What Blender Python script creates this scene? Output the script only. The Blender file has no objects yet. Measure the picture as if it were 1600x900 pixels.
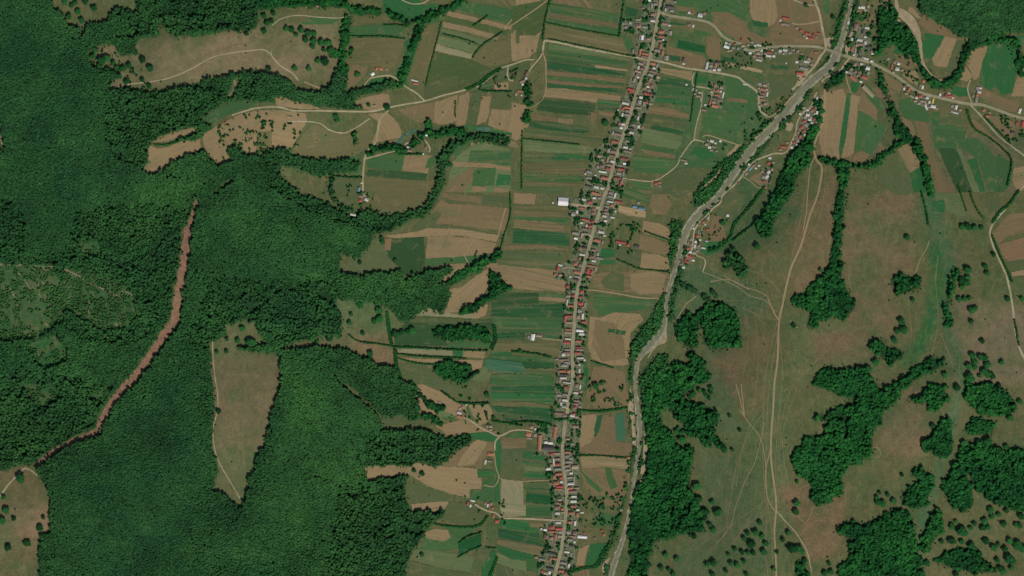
import bpy, bmesh, math, random
import numpy as np
from mathutils import Vector
from mathutils.geometry import delaunay_2d_cdt

R = math.radians
rng = np.random.default_rng(7)
random.seed(7)
scene = bpy.context.scene
COL = scene.collection

# ------------------------------------------------------------------ camera, sky, sun
S = 2.0                    # metres per photo pixel (photo is 1600 x 900)
CAMH = 9000.0
cam_d = bpy.data.cameras.new('camera'); cam = bpy.data.objects.new('camera', cam_d); COL.objects.link(cam)
cam.location = (0, 0, CAMH); cam.rotation_euler = (0, 0, 0)
cam_d.sensor_width = 36.0
cam_d.lens = 36.0 * CAMH / (1600 * S)
cam_d.clip_start = 10.0; cam_d.clip_end = 200000.0
scene.camera = cam

SUN_EL, SUN_AZ = 52.0, 150.0          # azimuth clockwise from north (photo up); light from the lower right
world = bpy.data.worlds.new('World'); scene.world = world; world.use_nodes = True
wn = world.node_tree.nodes; bg = wn['Background']
sky = wn.new('ShaderNodeTexSky'); sky.sky_type = 'NISHITA'; sky.sun_disc = False
sky.sun_elevation = R(SUN_EL); sky.sun_rotation = R(SUN_AZ)
world.node_tree.links.new(sky.outputs[0], bg.inputs[0]); bg.inputs[1].default_value = 0.075
sun_d = bpy.data.lights.new('sun', 'SUN'); sun_d.energy = 3.55; sun_d.angle = R(0.55); sun_d.color = (1.0, 0.955, 0.88)
sun = bpy.data.objects.new('sun', sun_d); COL.objects.link(sun)
sun.rotation_euler = (R(90 - SUN_EL), 0, R(180 - SUN_AZ))
scene.view_settings.view_transform = 'Standard'; scene.view_settings.look = 'None'
scene.view_settings.exposure = 0.0; scene.view_settings.gamma = 1.0
scene.view_settings.use_curve_mapping = False

# ------------------------------------------------------------------ noise and relief
_tabs = {}
def vnoise(x, y, wl, seed):
    if seed not in _tabs: _tabs[seed] = np.random.default_rng(seed).random((256, 256))
    t = _tabs[seed]
    u = np.asarray(x, float) / wl + 1000.3; v = np.asarray(y, float) / wl + 1000.7
    i = np.floor(u).astype(int); j = np.floor(v).astype(int); fu = u - i; fv = v - j
    fu = fu * fu * fu * (fu * (fu * 6 - 15) + 10); fv = fv * fv * fv * (fv * (fv * 6 - 15) + 10)
    a = t[i & 255, j & 255]; b = t[(i + 1) & 255, j & 255]; c = t[i & 255, (j + 1) & 255]; d = t[(i + 1) & 255, (j + 1) & 255]
    return (a * (1 - fu) + b * fu) * (1 - fv) + (c * (1 - fu) + d * fu) * fv * 1.0

def sstep(a, b, x):
    t = np.clip((x - a) / (b - a), 0, 1); return t * t * (3 - 2 * t)

RVX = np.array([-200, 0, 100, 200, 300, 400, 500, 600, 700, 800, 900, 1100.])      # river line: photo y -> photo x
RVY = np.array([1340, 1330, 1298, 1198, 1128, 1060, 1040, 993, 998, 985, 955, 930.])
def height(px, py):
    """ground height in metres at photo position"""
    px = np.asarray(px, float); py = np.asarray(py, float)
    rx = np.interp(py, RVX, RVY)
    left = sstep(800, 380, px); right = sstep(40, 220, px - rx) * sstep(150, 330, py)
    x = px * S; y = py * S
    n1 = vnoise(x + y * .3, y - x * .25, 520, 11); n2 = vnoise(x + .3 * y, y, 240, 12); n3 = vnoise(x + .6 * y, y * .6 - x * .3, 150, 13)
    h = left * (20 + 62 * n1 + 36 * n2 + 10 * n3 + 30 * sstep(600, 0, px))
    h = h + right * (10 + 48 * n1 + 14 * n2 + 4 * n3)
    h = h + 0.8 * vnoise(x, y, 180, 14)
    out = np.maximum(np.maximum(-px - 300, px - 1900), np.maximum(-py - 300, py - 1200))
    return h * sstep(2500, 0, out)

def P(px, py, dz=0.0):
    z = float(height(px, py)) + dz; k = 1 - z / CAMH
    return ((px - 800) * S * k, (450 - py) * S * k, z)
def PA(px, py, dz=0.0):
    px = np.asarray(px, float); py = np.asarray(py, float)
    z = height(px, py) + dz; k = 1 - z / CAMH
    return np.stack([(px - 800) * S * k, (450 - py) * S * k, z], -1)

def srgb(h):
    h = h.lstrip('#'); v = [int(h[i:i + 2], 16) / 255 for i in (0, 2, 4)]
    return tuple((c / 12.92 if c <= .04045 else ((c + .055) / 1.055) ** 2.4) for c in v)

# ------------------------------------------------------------------ tagging and mesh helpers
def tag(o, label=None, cat=None, group=None, kind=None):
    if label: o['label'] = label
    if cat: o['category'] = cat
    if group: o['group'] = group
    if kind: o['kind'] = kind
    return o
def link(name, me, mat=None, parent=None):
    o = bpy.data.objects.new(name, me); COL.objects.link(o)
    if mat and me and not me.materials: me.materials.append(mat)
    if parent: o.parent = parent
    return o
def np_mesh(name, V, F, smooth=False, tint=None, species=None):
    """V (n,3); F (m,k) with k = 3 or 4"""
    me = bpy.data.meshes.new(name); V = np.asarray(V, np.float32); F = np.asarray(F, np.int32)
    m, k = F.shape
    me.vertices.add(len(V)); me.vertices.foreach_set('co', V.ravel())
    me.loops.add(m * k); me.loops.foreach_set('vertex_index', F.ravel())
    me.polygons.add(m); me.polygons.foreach_set('loop_start', np.arange(0, m * k, k, dtype=np.int32))
    me.polygons.foreach_set('loop_total', np.full(m, k, np.int32))
    if smooth: me.polygons.foreach_set('use_smooth', np.ones(m, bool))
    if tint is not None:
        a = me.attributes.new('tint', 'FLOAT', 'POINT'); a.data.foreach_set('value', np.asarray(tint, np.float32))
    if species is not None:
        a = me.attributes.new('species', 'FLOAT', 'POINT'); a.data.foreach_set('value', np.asarray(species, np.float32))
    me.update(calc_edges=True)
    return me

# ------------------------------------------------------------------ materials
class NT:
    def __init__(self, name, rough=0.9, spec=0.15):
        self.m = bpy.data.materials.new(name); self.m.use_nodes = True
        self.n = self.m.node_tree.nodes; self.l = self.m.node_tree.links
        self.b = self.n['Principled BSDF']; self.b.inputs['Roughness'].default_value = rough
        self.b.inputs['Specular IOR Level'].default_value = spec
    def new(self, t, **kw):
        o = self.n.new(t)
        for k, v in kw.items(): setattr(o, k, v)
        return o
    def put(self, sock, v):
        if isinstance(v, bpy.types.NodeSocket): self.l.new(v, sock)
        elif v is not None:
            if isinstance(v, tuple) and len(v) == 3 and sock.type == 'RGBA': v = v + (1,)
            sock.default_value = v
    def noise(self, vec, scale, detail=4, rough=.6, dist=0):
        o = self.new('ShaderNodeTexNoise'); self.put(o.inputs['Vector'], vec)
        o.inputs['Scale'].default_value = scale; o.inputs['Detail'].default_value = detail
        o.inputs['Roughness'].default_value = rough; o.inputs['Distortion'].default_value = dist
        return o.outputs['Fac']
    def mapping(self, vec, scale=(1, 1, 1), rot=(0, 0, 0), loc=None):
        o = self.new('ShaderNodeMapping'); self.put(o.inputs['Vector'], vec)
        o.inputs['Scale'].default_value = scale; o.inputs['Rotation'].default_value = rot
        if loc is not None: self.put(o.inputs['Location'], loc)
        return o.outputs[0]
    def ramp(self, f, a, b, lo=0.0, hi=1.0):
        o = self.new('ShaderNodeMapRange'); o.clamp = True; self.put(o.inputs[0], f)
        for i, v in zip((1, 2, 3, 4), (a, b, lo, hi)): o.inputs[i].default_value = v
        return o.outputs[0]
    def math(self, op, a, b=None):
        o = self.new('ShaderNodeMath', operation=op); self.put(o.inputs[0], a); self.put(o.inputs[1], b)
        return o.outputs[0]
    def mix(self, f, a, b, mode='MIX'):
        o = self.new('ShaderNodeMix', data_type='RGBA', blend_type=mode)
        self.put(o.inputs[0], f); self.put(o.inputs[6], a); self.put(o.inputs[7], b)
        return o.outputs[2]
    def scalecol(self, c, f):
        o = self.new('ShaderNodeVectorMath', operation='SCALE'); self.put(o.inputs[0], c); self.put(o.inputs['Scale'], f)
        return o.outputs[0]
    def out(self, c, bump=None, dist=1.0, strength=1.0):
        self.put(self.b.inputs['Base Color'], c)
        if bump is not None:
            o = self.new('ShaderNodeBump'); o.inputs['Distance'].default_value = dist; o.inputs['Strength'].default_value = strength
            self.put(o.inputs['Height'], bump); self.l.new(o.outputs[0], self.b.inputs['Normal'])
        return self.m

def geo_pos(t): return t.new('ShaderNodeNewGeometry').outputs['Position']

def mat_ground():
    t = NT('meadow_ground', .95, .1); p = geo_pos(t)
    a = t.new('ShaderNodeAttribute', attribute_name='soil'); c = a.outputs['Color']
    g = t.new('ShaderNodeAttribute', attribute_name='under').outputs['Fac']
    n1 = t.noise(p, 1 / 130, 7, .66, .4); n2 = t.noise(p, 1 / 22, 6, .7); n3 = t.noise(p, 1 / 5.0, 3, .7)
    n4 = t.noise(t.mapping(p, (1 / 14, 1 / 70, 1), (0, 0, R(-12))), 1, 5, .65, .6)
    c1 = t.mix(t.ramp(n1, .42, .62), c, t.mix(.7, c, srgb('#415634')))
    n5 = t.noise(p, 1 / 60, 7, .72, 1.2)
    c2 = t.mix(t.ramp(n4, .5, .72), c1, t.mix(.4, c1, srgb('#7d6c4c')))
    c2 = t.mix(t.ramp(n5, .5, .68, 0, .8), c2, t.mix(.5, c2, srgb('#726548')))
    c2 = t.mix(t.math('MULTIPLY', g, 1.0), c2, c)
    f = t.math('MULTIPLY', t.ramp(n2, .25, .75, .74, 1.24), t.ramp(n3, .25, .75, .76, 1.24))
    return t.out(t.scalecol(c2, f), n3, 1.5, .5)

def mat_field():
    t = NT('field_soil', .95, .1); oi = t.new('ShaderNodeObjectInfo'); c = oi.outputs['Color']
    tc = t.new('ShaderNodeTexCoord').outputs['Object']
    sh = t.new('ShaderNodeCombineXYZ'); rs = t.math('MULTIPLY', oi.outputs['Random'], 900.0)
    t.put(sh.inputs[0], rs); t.put(sh.inputs[1], rs)
    v = t.new('ShaderNodeVectorMath', operation='ADD'); t.put(v.inputs[0], tc); t.l.new(sh.outputs[0], v.inputs[1]); v = v.outputs[0]
    strip = t.noise(t.mapping(v, (1 / 170, 1 / 7.5, 0)), 1, 3, .55)
    broad = t.noise(t.mapping(v, (1 / 120, 1 / 34, 0)), 1, 5, .62, .5)
    fine = t.noise(v, 1 / 4.2, 4, .7); patch = t.noise(v, 1 / 38, 6, .68, .7)
    w = t.new('ShaderNodeTexWave', wave_type='BANDS', bands_direction='Y'); t.put(w.inputs['Vector'], v)
    w.inputs['Scale'].default_value = .055; w.inputs['Distortion'].default_value = 1.2; w.inputs['Detail'].default_value = 2
    green = t.mix(.55, c, srgb('#365a38')); dry = t.mix(.6, c, srgb('#8b7456'))
    c1 = t.mix(t.ramp(broad, .54, .72, 0, .8), c, green)
    c1 = t.mix(t.ramp(patch, .56, .72, 0, .7), c1, dry)
    st = oi.outputs['Object Index']
    hue = t.noise(t.mapping(v, (1 / 260, 1 / 11, 0), loc=(37, 11, 0)), 1, 2, .5)
    c1 = t.mix(t.math('MULTIPLY', st, t.ramp(hue, .54, .6, 0, .5)), c1, green); c1 = t.mix(t.math('MULTIPLY', st, t.ramp(hue, .46, .4, 0, .3)), c1, dry)
    blot = t.noise(tc, 1 / 55, 6, .7, 2.0); c1 = t.mix(t.ramp(blot, .54, .7, 0, .6), c1, green)
    f = t.math('MULTIPLY', t.mix(st, t.ramp(strip, .25, .75, .88, 1.12), t.ramp(strip, .25, .75, .76, 1.22)), t.ramp(fine, .2, .8, .8, 1.2))
    f = t.math('MULTIPLY', f, t.ramp(w.outputs['Fac'], 0, 1, .955, 1.045))
    return t.out(t.scalecol(c1, f), fine, 1.0, .5)

def mat_surface(name, col, col2, rough=.9, s1=30, s2=3.5, amp=.25, spec=.2, objcol=False, stretch=None):
    t = NT(name, rough, spec); p = geo_pos(t)
    if objcol: col = t.new('ShaderNodeObjectInfo').outputs['Color']
    v = t.mapping(p, stretch[0], (0, 0, stretch[1])) if stretch else p
    n1 = t.noise(v, 1 / s1, 6, .65, .4); n2 = t.noise(p, 1 / s2, 4, .7)
    c = t.mix(t.ramp(n1, .38, .64), col, col2 if not objcol else t.mix(.35, col, col2))
    return t.out(t.scalecol(c, t.ramp(n2, .2, .8, 1 - amp, 1 + amp)), n2, .6, .4)

def mat_foliage(name, dark, mid, light, use_obj=False, s=9.0):
    t = NT(name, .8, .08); p = geo_pos(t)
    if use_obj: tint = t.new('ShaderNodeObjectInfo').outputs['Random']
    else: tint = t.new('ShaderNodeAttribute', attribute_name='tint').outputs['Fac']
    n = t.noise(p, 1 / s, 4, .75); n2 = t.noise(p, 1 / 1.6, 2, .7); big = t.noise(p, 1 / 160, 4, .6)
    k = t.math('ADD', t.math('MULTIPLY', tint, .55), t.math('MULTIPLY', n, .55))
    k = t.math('ADD', k, t.ramp(big, .3, .7, -.16, .16))
    c = t.mix(t.ramp(k, .25, .55), dark, mid); c = t.mix(t.ramp(k, .55, .95), c, light)
    sp = .35 if use_obj else t.new('ShaderNodeAttribute', attribute_name='species').outputs['Fac']
    c = t.mix(1.0, c, t.mix(sp, (.86, .93, .86, 1), (1.65, 1.45, 1.0, 1)), 'MULTIPLY')
    return t.out(t.scalecol(c, t.ramp(n2, .25, .75, .72, 1.28)), n2, .8, .5)

def mat_roof():
    t = NT('roof_covering', .7, .25); oi = t.new('ShaderNodeObjectInfo'); c = oi.outputs['Color']
    tc = t.new('ShaderNodeTexCoord').outputs['Object']
    n = t.noise(tc, .35, 5, .7); n2 = t.noise(tc, 1.8, 3, .7)
    w = t.new('ShaderNodeTexWave', wave_type='BANDS', bands_direction='X'); t.put(w.inputs['Vector'], tc); w.inputs['Scale'].default_value = .6
    c1 = t.mix(t.ramp(n, .45, .7), c, t.mix(.5, c, srgb('#5d544c')))
    f = t.math('MULTIPLY', t.ramp(n2, .2, .8, .82, 1.15), t.ramp(w.outputs['Fac'], 0, 1, .94, 1.04))
    return t.out(t.scalecol(c1, f), w.outputs['Fac'], .1, .6)

def mat_water():
    t = NT('river_water', .4, .1); p = geo_pos(t)
    n = t.noise(t.mapping(p, (1, 1, 1)), 1 / 26, 6, .7, 1.0); n2 = t.noise(p, 1 / 4, 4, .7)
    c = t.mix(t.ramp(n, .35, .65), srgb('#62634f'), srgb('#74735c'))
    return t.out(t.scalecol(c, t.ramp(n2, .2, .8, .88, 1.12)), n2, .25, .3)

M = dict(
    ground=mat_ground(), field=mat_field(),
    asphalt=mat_surface('worn_asphalt', srgb('#8b8569'), srgb('#777259'), .85, 40, 3, .12),
    dirt=mat_surface('dirt_road', srgb('#9c9274'), srgb('#847a5e'), .95, 25, 4, .18),
    track=mat_surface('earth_track', srgb('#97845f'), srgb('#7c7050'), .95, 22, 4, .25, objcol=True),
    faint=mat_surface('worn_grass_track', srgb('#736a4b'), srgb('#5f5c40'), .95, 26, 5, .2),
    gravel=mat_surface('river_gravel', srgb('#918d76'), srgb('#6b6c54'), .95, 13, 3, .26),
    sand=mat_surface('river_sand', srgb('#97876a'), srgb('#80745a'), .95, 18, 3, .2),
    scar=mat_surface('bare_earth', srgb('#8b6552'), srgb('#625640'), .95, 10, 3.5, .4),
    yard=mat_surface('village_yard', srgb('#757159'), srgb('#364e30'), .95, 6, 2.2, .38),
    water=mat_water(), pond=mat_surface('pond_water', srgb('#3c5a45'), srgb('#4f6b58'), .3, 14, 3, .12), roof=mat_roof(),
    wall=mat_surface('rendered_wall', srgb('#b9ad97'), srgb('#9d917c'), .9, 6, 1, .1),
    brick=mat_surface('chimney_brick', srgb('#7c4a3a'), srgb('#5c3a30'), .9, 2, .4, .2),
    concrete=mat_surface('bridge_concrete', srgb('#9a9682'), srgb('#85816e'), .9, 8, 1, .12),
    bark=mat_surface('bark', srgb('#4a3d2e'), srgb('#33291e'), .95, 1.5, .3, .3),
    forest=mat_foliage('forest_leaves', srgb('#1a3720'), srgb('#234729'), srgb('#305a33')),
    wood=mat_foliage('woodland_leaves', srgb('#0e2e18'), srgb('#174723'), srgb('#285f2e')),
    river=mat_foliage('riverside_leaves', srgb('#173a20'), srgb('#234e2a'), srgb('#366336')),
    tree=mat_foliage('tree_leaves', srgb('#12341b'), srgb('#1b4826'), srgb('#2a5c30'), True, 4),
)
# ================================================================== survey data, photo pixels
def pts(s):
    v = [float(q) for q in s.split()]; return [(v[i], v[i + 1]) for i in range(0, len(v), 2)]

# ---- woods: (label, class, material, polygons, belts "w x y x y ...")
WOODS = [
 ('wide dark broadleaf forest covering the hills of the whole left half', 2, 'forest', [
  "0 0 72 0 85 12 98 22 105 37 118 42 140 33 155 37 172 30 178 14 200 15 213 18 205 0 402 0 405 22 408 45 400 60 385 60 200 150 172 140 172 160 223 180 300 190 330 175 350 163 375 155 400 155 430 165 450 240 470 300 515 320 540 335 575 330 610 338 650 332 640 345 605 362 585 366 577 390 566 402 530 425 570 431 625 423 632 436 660 426 705 417 708 424 690 435 680 442 703 447 705 466 690 490 672 481 650 490 641 500 630 504 617 490 600 476 575 472 550 470 523 468 535 505 530 530 450 540 430 545 460 545 500 542 540 547 575 560 617 575 622 590 640 600 660 650 600 650 595 672 660 670 700 685 735 678 737 690 710 705 700 720 680 730 655 720 640 728 600 727 568 728 575 752 640 742 632 755 636 785 645 800 690 795 695 802 680 815 665 830 655 848 640 865 635 890 600 900 0 900",
  "172 140 215 143 245 143 265 141 330 124 400 112 440 120 400 157 375 158 330 178 300 190 223 180 172 165",
  "400 246 412 240 440 233 455 240 470 246 500 250 545 250 562 256 555 268 520 270 500 275 480 270 462 262 438 258 415 262",
  "350 240 356 230 364 229 366 245 372 255 362 248 354 243", "376 233 382 232 390 243 398 243 400 250 388 252 380 244", "326 240 335 233 338 236 330 243",
  "265 142 400 110 440 120 455 130 462 143 500 145 520 130 528 108 540 122 535 145 560 141 600 130 612 127 620 133 600 142 560 150 550 163 570 172 530 178 508 175 505 165 480 160 460 158 430 150 425 166 410 160 400 157 375 158 300 190",
 ], ["4 329 205 329 238", "4 315 214 316 232", "3 344 208 347 232", "4 515 276 518 300 528 318 545 332", "12 575 335 610 342 650 335 668 325 680 305 688 280 690 256 700 235 720 219 760 215 790 222"]),
 ('dark beech forest filling the top right corner', 2, 'forest', ["1420 0 1600 0 1600 45 1560 52 1530 64 1500 58 1475 42 1440 22"], []),
 ('belt of trees along the meandering stream near the top right', 4, 'wood', ["1372 15 1395 8 1404 28 1400 45 1405 68 1390 72 1375 60 1368 40", "1398 45 1412 32 1425 45 1436 78 1438 95 1420 82 1398 68 1393 55"],
  ["13 1405 70 1428 84 1440 105 1454 124 1470 133 1488 128 1500 108 1506 88 1516 72 1540 62 1560 60 1582 68 1592 88 1596 115", "8 1368 62 1385 68 1400 62", "7 1370 85 1378 72 1395 60"]),
 ('crooked line of trees running south from the main road', 4, 'wood', [], ["6.5 1372 110 1376 130 1385 148 1395 165", "13 1393 175 1400 188 1405 205 1425 218 1435 235 1443 258 1450 275 1454 300", "8.5 1283 247 1320 258 1350 260 1372 250 1398 228 1415 212"]),
 ('tall belt of trees ending in a wide clump on the pasture', 4, 'wood', ["1237 465 1240 476 1255 482 1268 485 1262 500 1262 512 1270 515 1280 500 1295 497 1305 492 1322 500 1328 492 1337 482 1325 455 1315 435 1318 410 1300 405 1290 425 1278 435 1265 450 1250 460"],
  ["12.5 1322 262 1316 290 1312 330 1310 360 1306 390 1303 420"]),
 ('steep dark wood above the riverside hamlet', 4, 'wood', ["1330 95 1312 112 1290 128 1288 142 1312 132 1332 112", "1276 150 1285 160 1283 190 1275 215 1268 240 1272 252 1255 262 1243 285 1240 300 1225 320 1210 345 1205 365 1195 372 1190 360 1178 352 1198 330 1205 305 1215 280 1225 260 1240 235 1255 215 1270 190"], []),
 ('riverside thicket on the west bank of the gravel river', 5, 'river', ["1190 200 1200 203 1175 238 1150 265 1122 300 1100 320 1083 326 1085 305 1100 285 1115 265 1130 252 1150 235 1170 222",
   "1047 345 1072 345 1060 370 1053 400 1048 430 1044 410 1045 380", "1042 440 1035 465 1020 490 1000 515 985 540 983 602 990 600 990 565 1010 540 1028 522 1037 500 1040 460"],
  ["9 1322 0 1312 30 1306 55 1301 75", "9 1340 0 1333 30 1328 60 1320 85", "7 1297 88 1288 100 1277 112", "6 1246 148 1228 162 1212 176", "5 1205 190 1185 208 1172 218"]),
 ('narrow thicket along the east bank of the gravel river', 5, 'river', ["1040 552 1020 562 1003 580 999 600 1003 620 1015 605 1022 585 1045 575"],
  ["7 1268 140 1250 165 1232 185 1215 205 1195 228 1175 250 1160 268", "7 1068 405 1060 440 1052 470 1047 500", "6 1312 96 1300 108 1290 118", "5 1140 290 1118 318 1100 338"]),
 ('strip of trees on the river bank beside the lower village fields', 5, 'river', [], ["6 990 700 985 730 978 765 970 800 962 830 955 850", "5 988 612 984 640 992 690", "8 958 845 945 868 948 895", "6 1003 690 1000 740", "5 997 640 1003 660"]),
 ('large dark wood on the east bank below the river bend', 4, 'wood', ["1018 585 1050 566 1075 568 1098 560 1105 585 1105 600 1085 600 1075 612 1068 620 1085 630 1105 636 1122 645 1124 655 1117 665 1115 675 1122 688 1136 700 1130 706 1115 693 1105 690 1100 698 1092 682 1080 682 1070 675 1068 662 1060 655 1052 645 1040 637 1032 635 1035 665 1050 675 1058 690 1058 700 1075 695 1085 705 1083 720 1078 745 1080 770 1085 780 1095 795 1100 810 1100 830 1080 832 1060 835 1040 840 1022 850 1015 870 1008 900 975 900 985 860 982 820 987 790 992 770 1001 755 1009 740 1011 700 1009 680 1005 640 1003 610"], []),
 ('square dark wood on the hillside east of the gravel bar', 4, 'wood', ["1058 505 1070 490 1085 492 1092 485 1105 478 1120 472 1140 480 1150 485 1155 515 1158 542 1115 547 1100 537 1098 508 1092 505 1088 520 1090 540 1082 548 1065 535 1055 520"], ["10 1078 553 1092 566"]),
 ('small slanting copse east of the red roofed hamlet', 3, 'forest', ["1135 393 1145 387 1152 395 1160 405 1167 420 1165 435 1155 430 1145 415 1133 420 1130 410 1137 403"], ["5 1098 463 1115 475", "3 1108 455 1120 463", "4 1060 440 1090 456"]),
 ('small ragged copse alone on the middle of the eastern pasture', 4, 'wood', ["1392 440 1400 430 1410 426 1420 435 1437 434 1438 450 1420 457 1400 459 1395 448"], []),
 ('two lobed copse above the long diagonal wood', 4, 'wood', ["1357 540 1370 528 1378 530 1390 545 1400 540 1412 555 1405 562 1390 572 1385 562 1370 555"], []),
 ('long diagonal wood crossing the eastern pasture', 4, 'wood', ["1268 600 1282 577 1295 572 1310 578 1335 573 1355 575 1362 590 1372 602 1378 614 1390 605 1410 590 1430 575 1455 558 1475 560 1476 572 1460 580 1444 585 1426 597 1412 608 1402 624 1390 638 1378 642 1380 652 1378 662 1368 670 1362 682 1365 708 1355 718 1330 728 1318 735 1315 750 1312 772 1300 780 1295 790 1290 782 1275 788 1265 780 1267 765 1265 750 1250 745 1240 730 1236 715 1240 706 1255 692 1262 680 1288 681 1288 668 1298 656 1270 654 1272 649 1285 649 1300 640 1320 631 1340 625 1300 613"], []),
 ('compact wood between the diagonal wood and the stream bed', 4, 'wood', ["1450 602 1475 602 1475 620 1466 641 1450 641 1448 630 1430 632 1418 622 1440 618"], []),
 ('upright oval wood beside the dry green stream bed', 4, 'wood', ["1452 684 1465 660 1480 652 1490 660 1488 675 1486 700 1480 714 1465 712 1460 700 1442 704 1440 690"], []),
 ('rounded wood in the upper right of the bottom corner', 4, 'wood', ["1505 592 1520 600 1560 600 1580 620 1590 638 1580 645 1555 650 1530 648 1520 635 1510 625", "1510 665 1520 655 1545 655 1555 660 1550 680 1515 680 1507 672"], []),
 ('wide dark wood touching the right edge of the photo', 4, 'wood', ["1512 690 1530 690 1550 700 1570 702 1600 700 1600 812 1585 797 1570 790 1555 788 1540 780 1530 768 1522 752 1512 738 1510 745 1520 760 1520 785 1510 800 1490 795 1478 775 1472 765 1475 750 1485 735 1495 715 1502 698"], []),
 ('ragged wood on the slope beside the lower stream bed', 4, 'wood', ["1410 775 1415 765 1430 755 1435 745 1420 745 1430 732 1445 738 1462 742 1460 755 1450 780 1447 792 1430 795 1415 790"], []),
 ('broad wood meeting the bottom edge of the photo', 4, 'wood', ["1307 828 1315 820 1335 815 1350 820 1370 810 1385 800 1400 795 1420 798 1428 815 1432 840 1435 860 1440 880 1435 900 1300 900 1312 886 1330 870 1325 850 1335 842 1325 838 1310 835"], []),
 ('knot of trees beside the stream bed near the scattered oaks', 4, 'wood', ["1440 835 1450 815 1455 800 1465 795 1475 818 1470 835 1460 845 1447 865 1437 855"], []),
 ('flat topped strip of wood among the scattered bottom right trees', 4, 'wood', ["1460 875 1475 862 1495 858 1510 855 1530 865 1545 880 1550 895 1520 895 1480 885"], []),
 ('short column of trees by the forking track', 4, 'wood', ["1244 878 1255 872 1262 895 1258 900 1246 900"], []),
 ('column of trees beside the green stream bed', 4, 'wood', [], ["9 1496 422 1488 440 1483 465", "8 1479 476 1480 495 1484 508"]),
 ('long tree belt following the stream from the top of the photo', 4, 'wood', [], ["10.5 725 0 700 14 680 22 662 32 652 55 642 85 628 122", "10 545 12 570 18 590 20", "9 610 22 630 32 640 36", "8 628 122 620 133"]),
 ('tree belt between the tan meadow and the upper hay field', 4, 'wood', ["405 0 470 0 545 5 545 12 500 12 470 8 430 14 405 12"], ["10.5 545 28 540 60 535 100 538 125 536 150", "9 520 85 548 84"]),
 ('curved thicket around the oxbow pond', 3, 'wood', [], ["9 578 238 600 231 628 234 650 222 668 212 695 207 725 205", "8 668 192 672 200", "5 553 205 556 225", "7 820 120 825 150 822 190"]),
 ('finger of wood beside the slanting tan fields', 3, 'wood', ["763 427 775 430 785 445 800 450 792 456 780 462 765 470 750 480 735 490 715 490 730 480 750 470 765 458 766 445"], ["9 705 442 722 430 742 420 760 405 780 396"]),
 ('lens shaped thicket on the green field', 3, 'wood', ["677 520 680 513 700 512 715 513 720 508 740 512 760 515 768 525 765 535 745 531 720 530 700 530 695 525 680 527"], []),
 ('oval thicket between the narrow fields and the grey green crop', 3, 'wood', ["675 575 690 563 710 567 730 573 745 582 735 595 715 597 695 590 680 580"], []),
 ('patch of woodland around the broken hill fields', 3, 'wood', ["556 598 610 598 616 612 635 632 652 640 660 650 640 656 620 642 600 647 590 636 575 622"], ["7 640 600 655 618 670 632 690 640", "6 663 650 680 655", "5 676 655 690 662"]),
]
# clearings cut out of the woods
CLEAR = ["75 0 205 0 213 18 200 15 178 14 172 30 155 37 140 35 132 55 124 60 128 45 120 40 105 37 98 22 85 12",
 "213 65 222 57 245 57 250 40 256 32 262 52 275 58 320 53 345 50 365 48 385 50 400 45 405 14 430 16 470 10 500 14 530 14 536 40 530 60 528 95 530 106 500 115 485 116 465 122 440 118 420 112 400 112 392 107 365 115 350 120 335 122 312 121 306 132 272 131 262 142 245 143 215 143 200 137 172 139 172 130 180 125 190 115 170 112 150 108 140 98 138 85 150 72 180 68 192 88 205 85 212 78",
 "233 221 238 218 270 206 305 199 310 207 300 214 262 222 314 217 330 196 310 187 330 175 350 163 375 155 400 158 440 160 480 164 505 165 580 175 580 235 550 247 520 250 455 240 440 232 400 244 380 240 365 226 358 235 365 252 345 262 333 250 325 242 316 235 280 248 265 258 250 268 238 274 223 265 232 252",
 "352 152 362 130 375 118 372 140 362 156",
 "438 258 462 262 480 285 500 298 480 310 455 290 440 275",
 "523 468 550 468 575 472 605 480 612 540 580 533 550 525 548 515 530 530 535 505 540 490",
 "440 545 470 531 500 526 530 525 545 533 580 539 616 545 617 572 590 572 575 558 545 545 500 540 460 546",
 "326 533 345 543 380 547 415 550 440 556 438 600 430 632 421 650 419 680 412 698 400 712 399 735 390 745 391 760 385 765 381 796 365 786 355 778 345 771 329 766 342 738 332 700 333 668 334 640 331 600 329 560",
 "330 538 345 530 353 520 350 506 362 508 375 501 399 502 407 518 419 539 395 541 370 546 350 546",
 "0 745 12 735 20 730 40 725 55 727 62 742 76 760 80 785 80 830 65 840 62 870 66 900 0 900",
 "522 586 545 600 565 616 585 636 602 655 640 668 600 668 590 650 570 630 545 610",
 "530 395 560 405 575 385 585 366 620 360 640 380 640 420 625 423 570 431 530 425",
 "600 652 660 655 690 665 660 668 625 665 600 668",
 "633 738 645 732 660 745 655 752 640 748", "696 740 740 748 735 778 700 772",
 "634 760 640 755 700 770 702 782 645 783", "645 788 690 785 698 795 660 800 645 797",
 "400 0 410 0 470 0 545 2 545 9 500 9 470 6 430 11 405 9",
 "345 291 354 282 368 276 366 284 352 294", "331 302 345 293 340 301", "0 196 4 200 6 225 9 240 5 240 1 225"]
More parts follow.
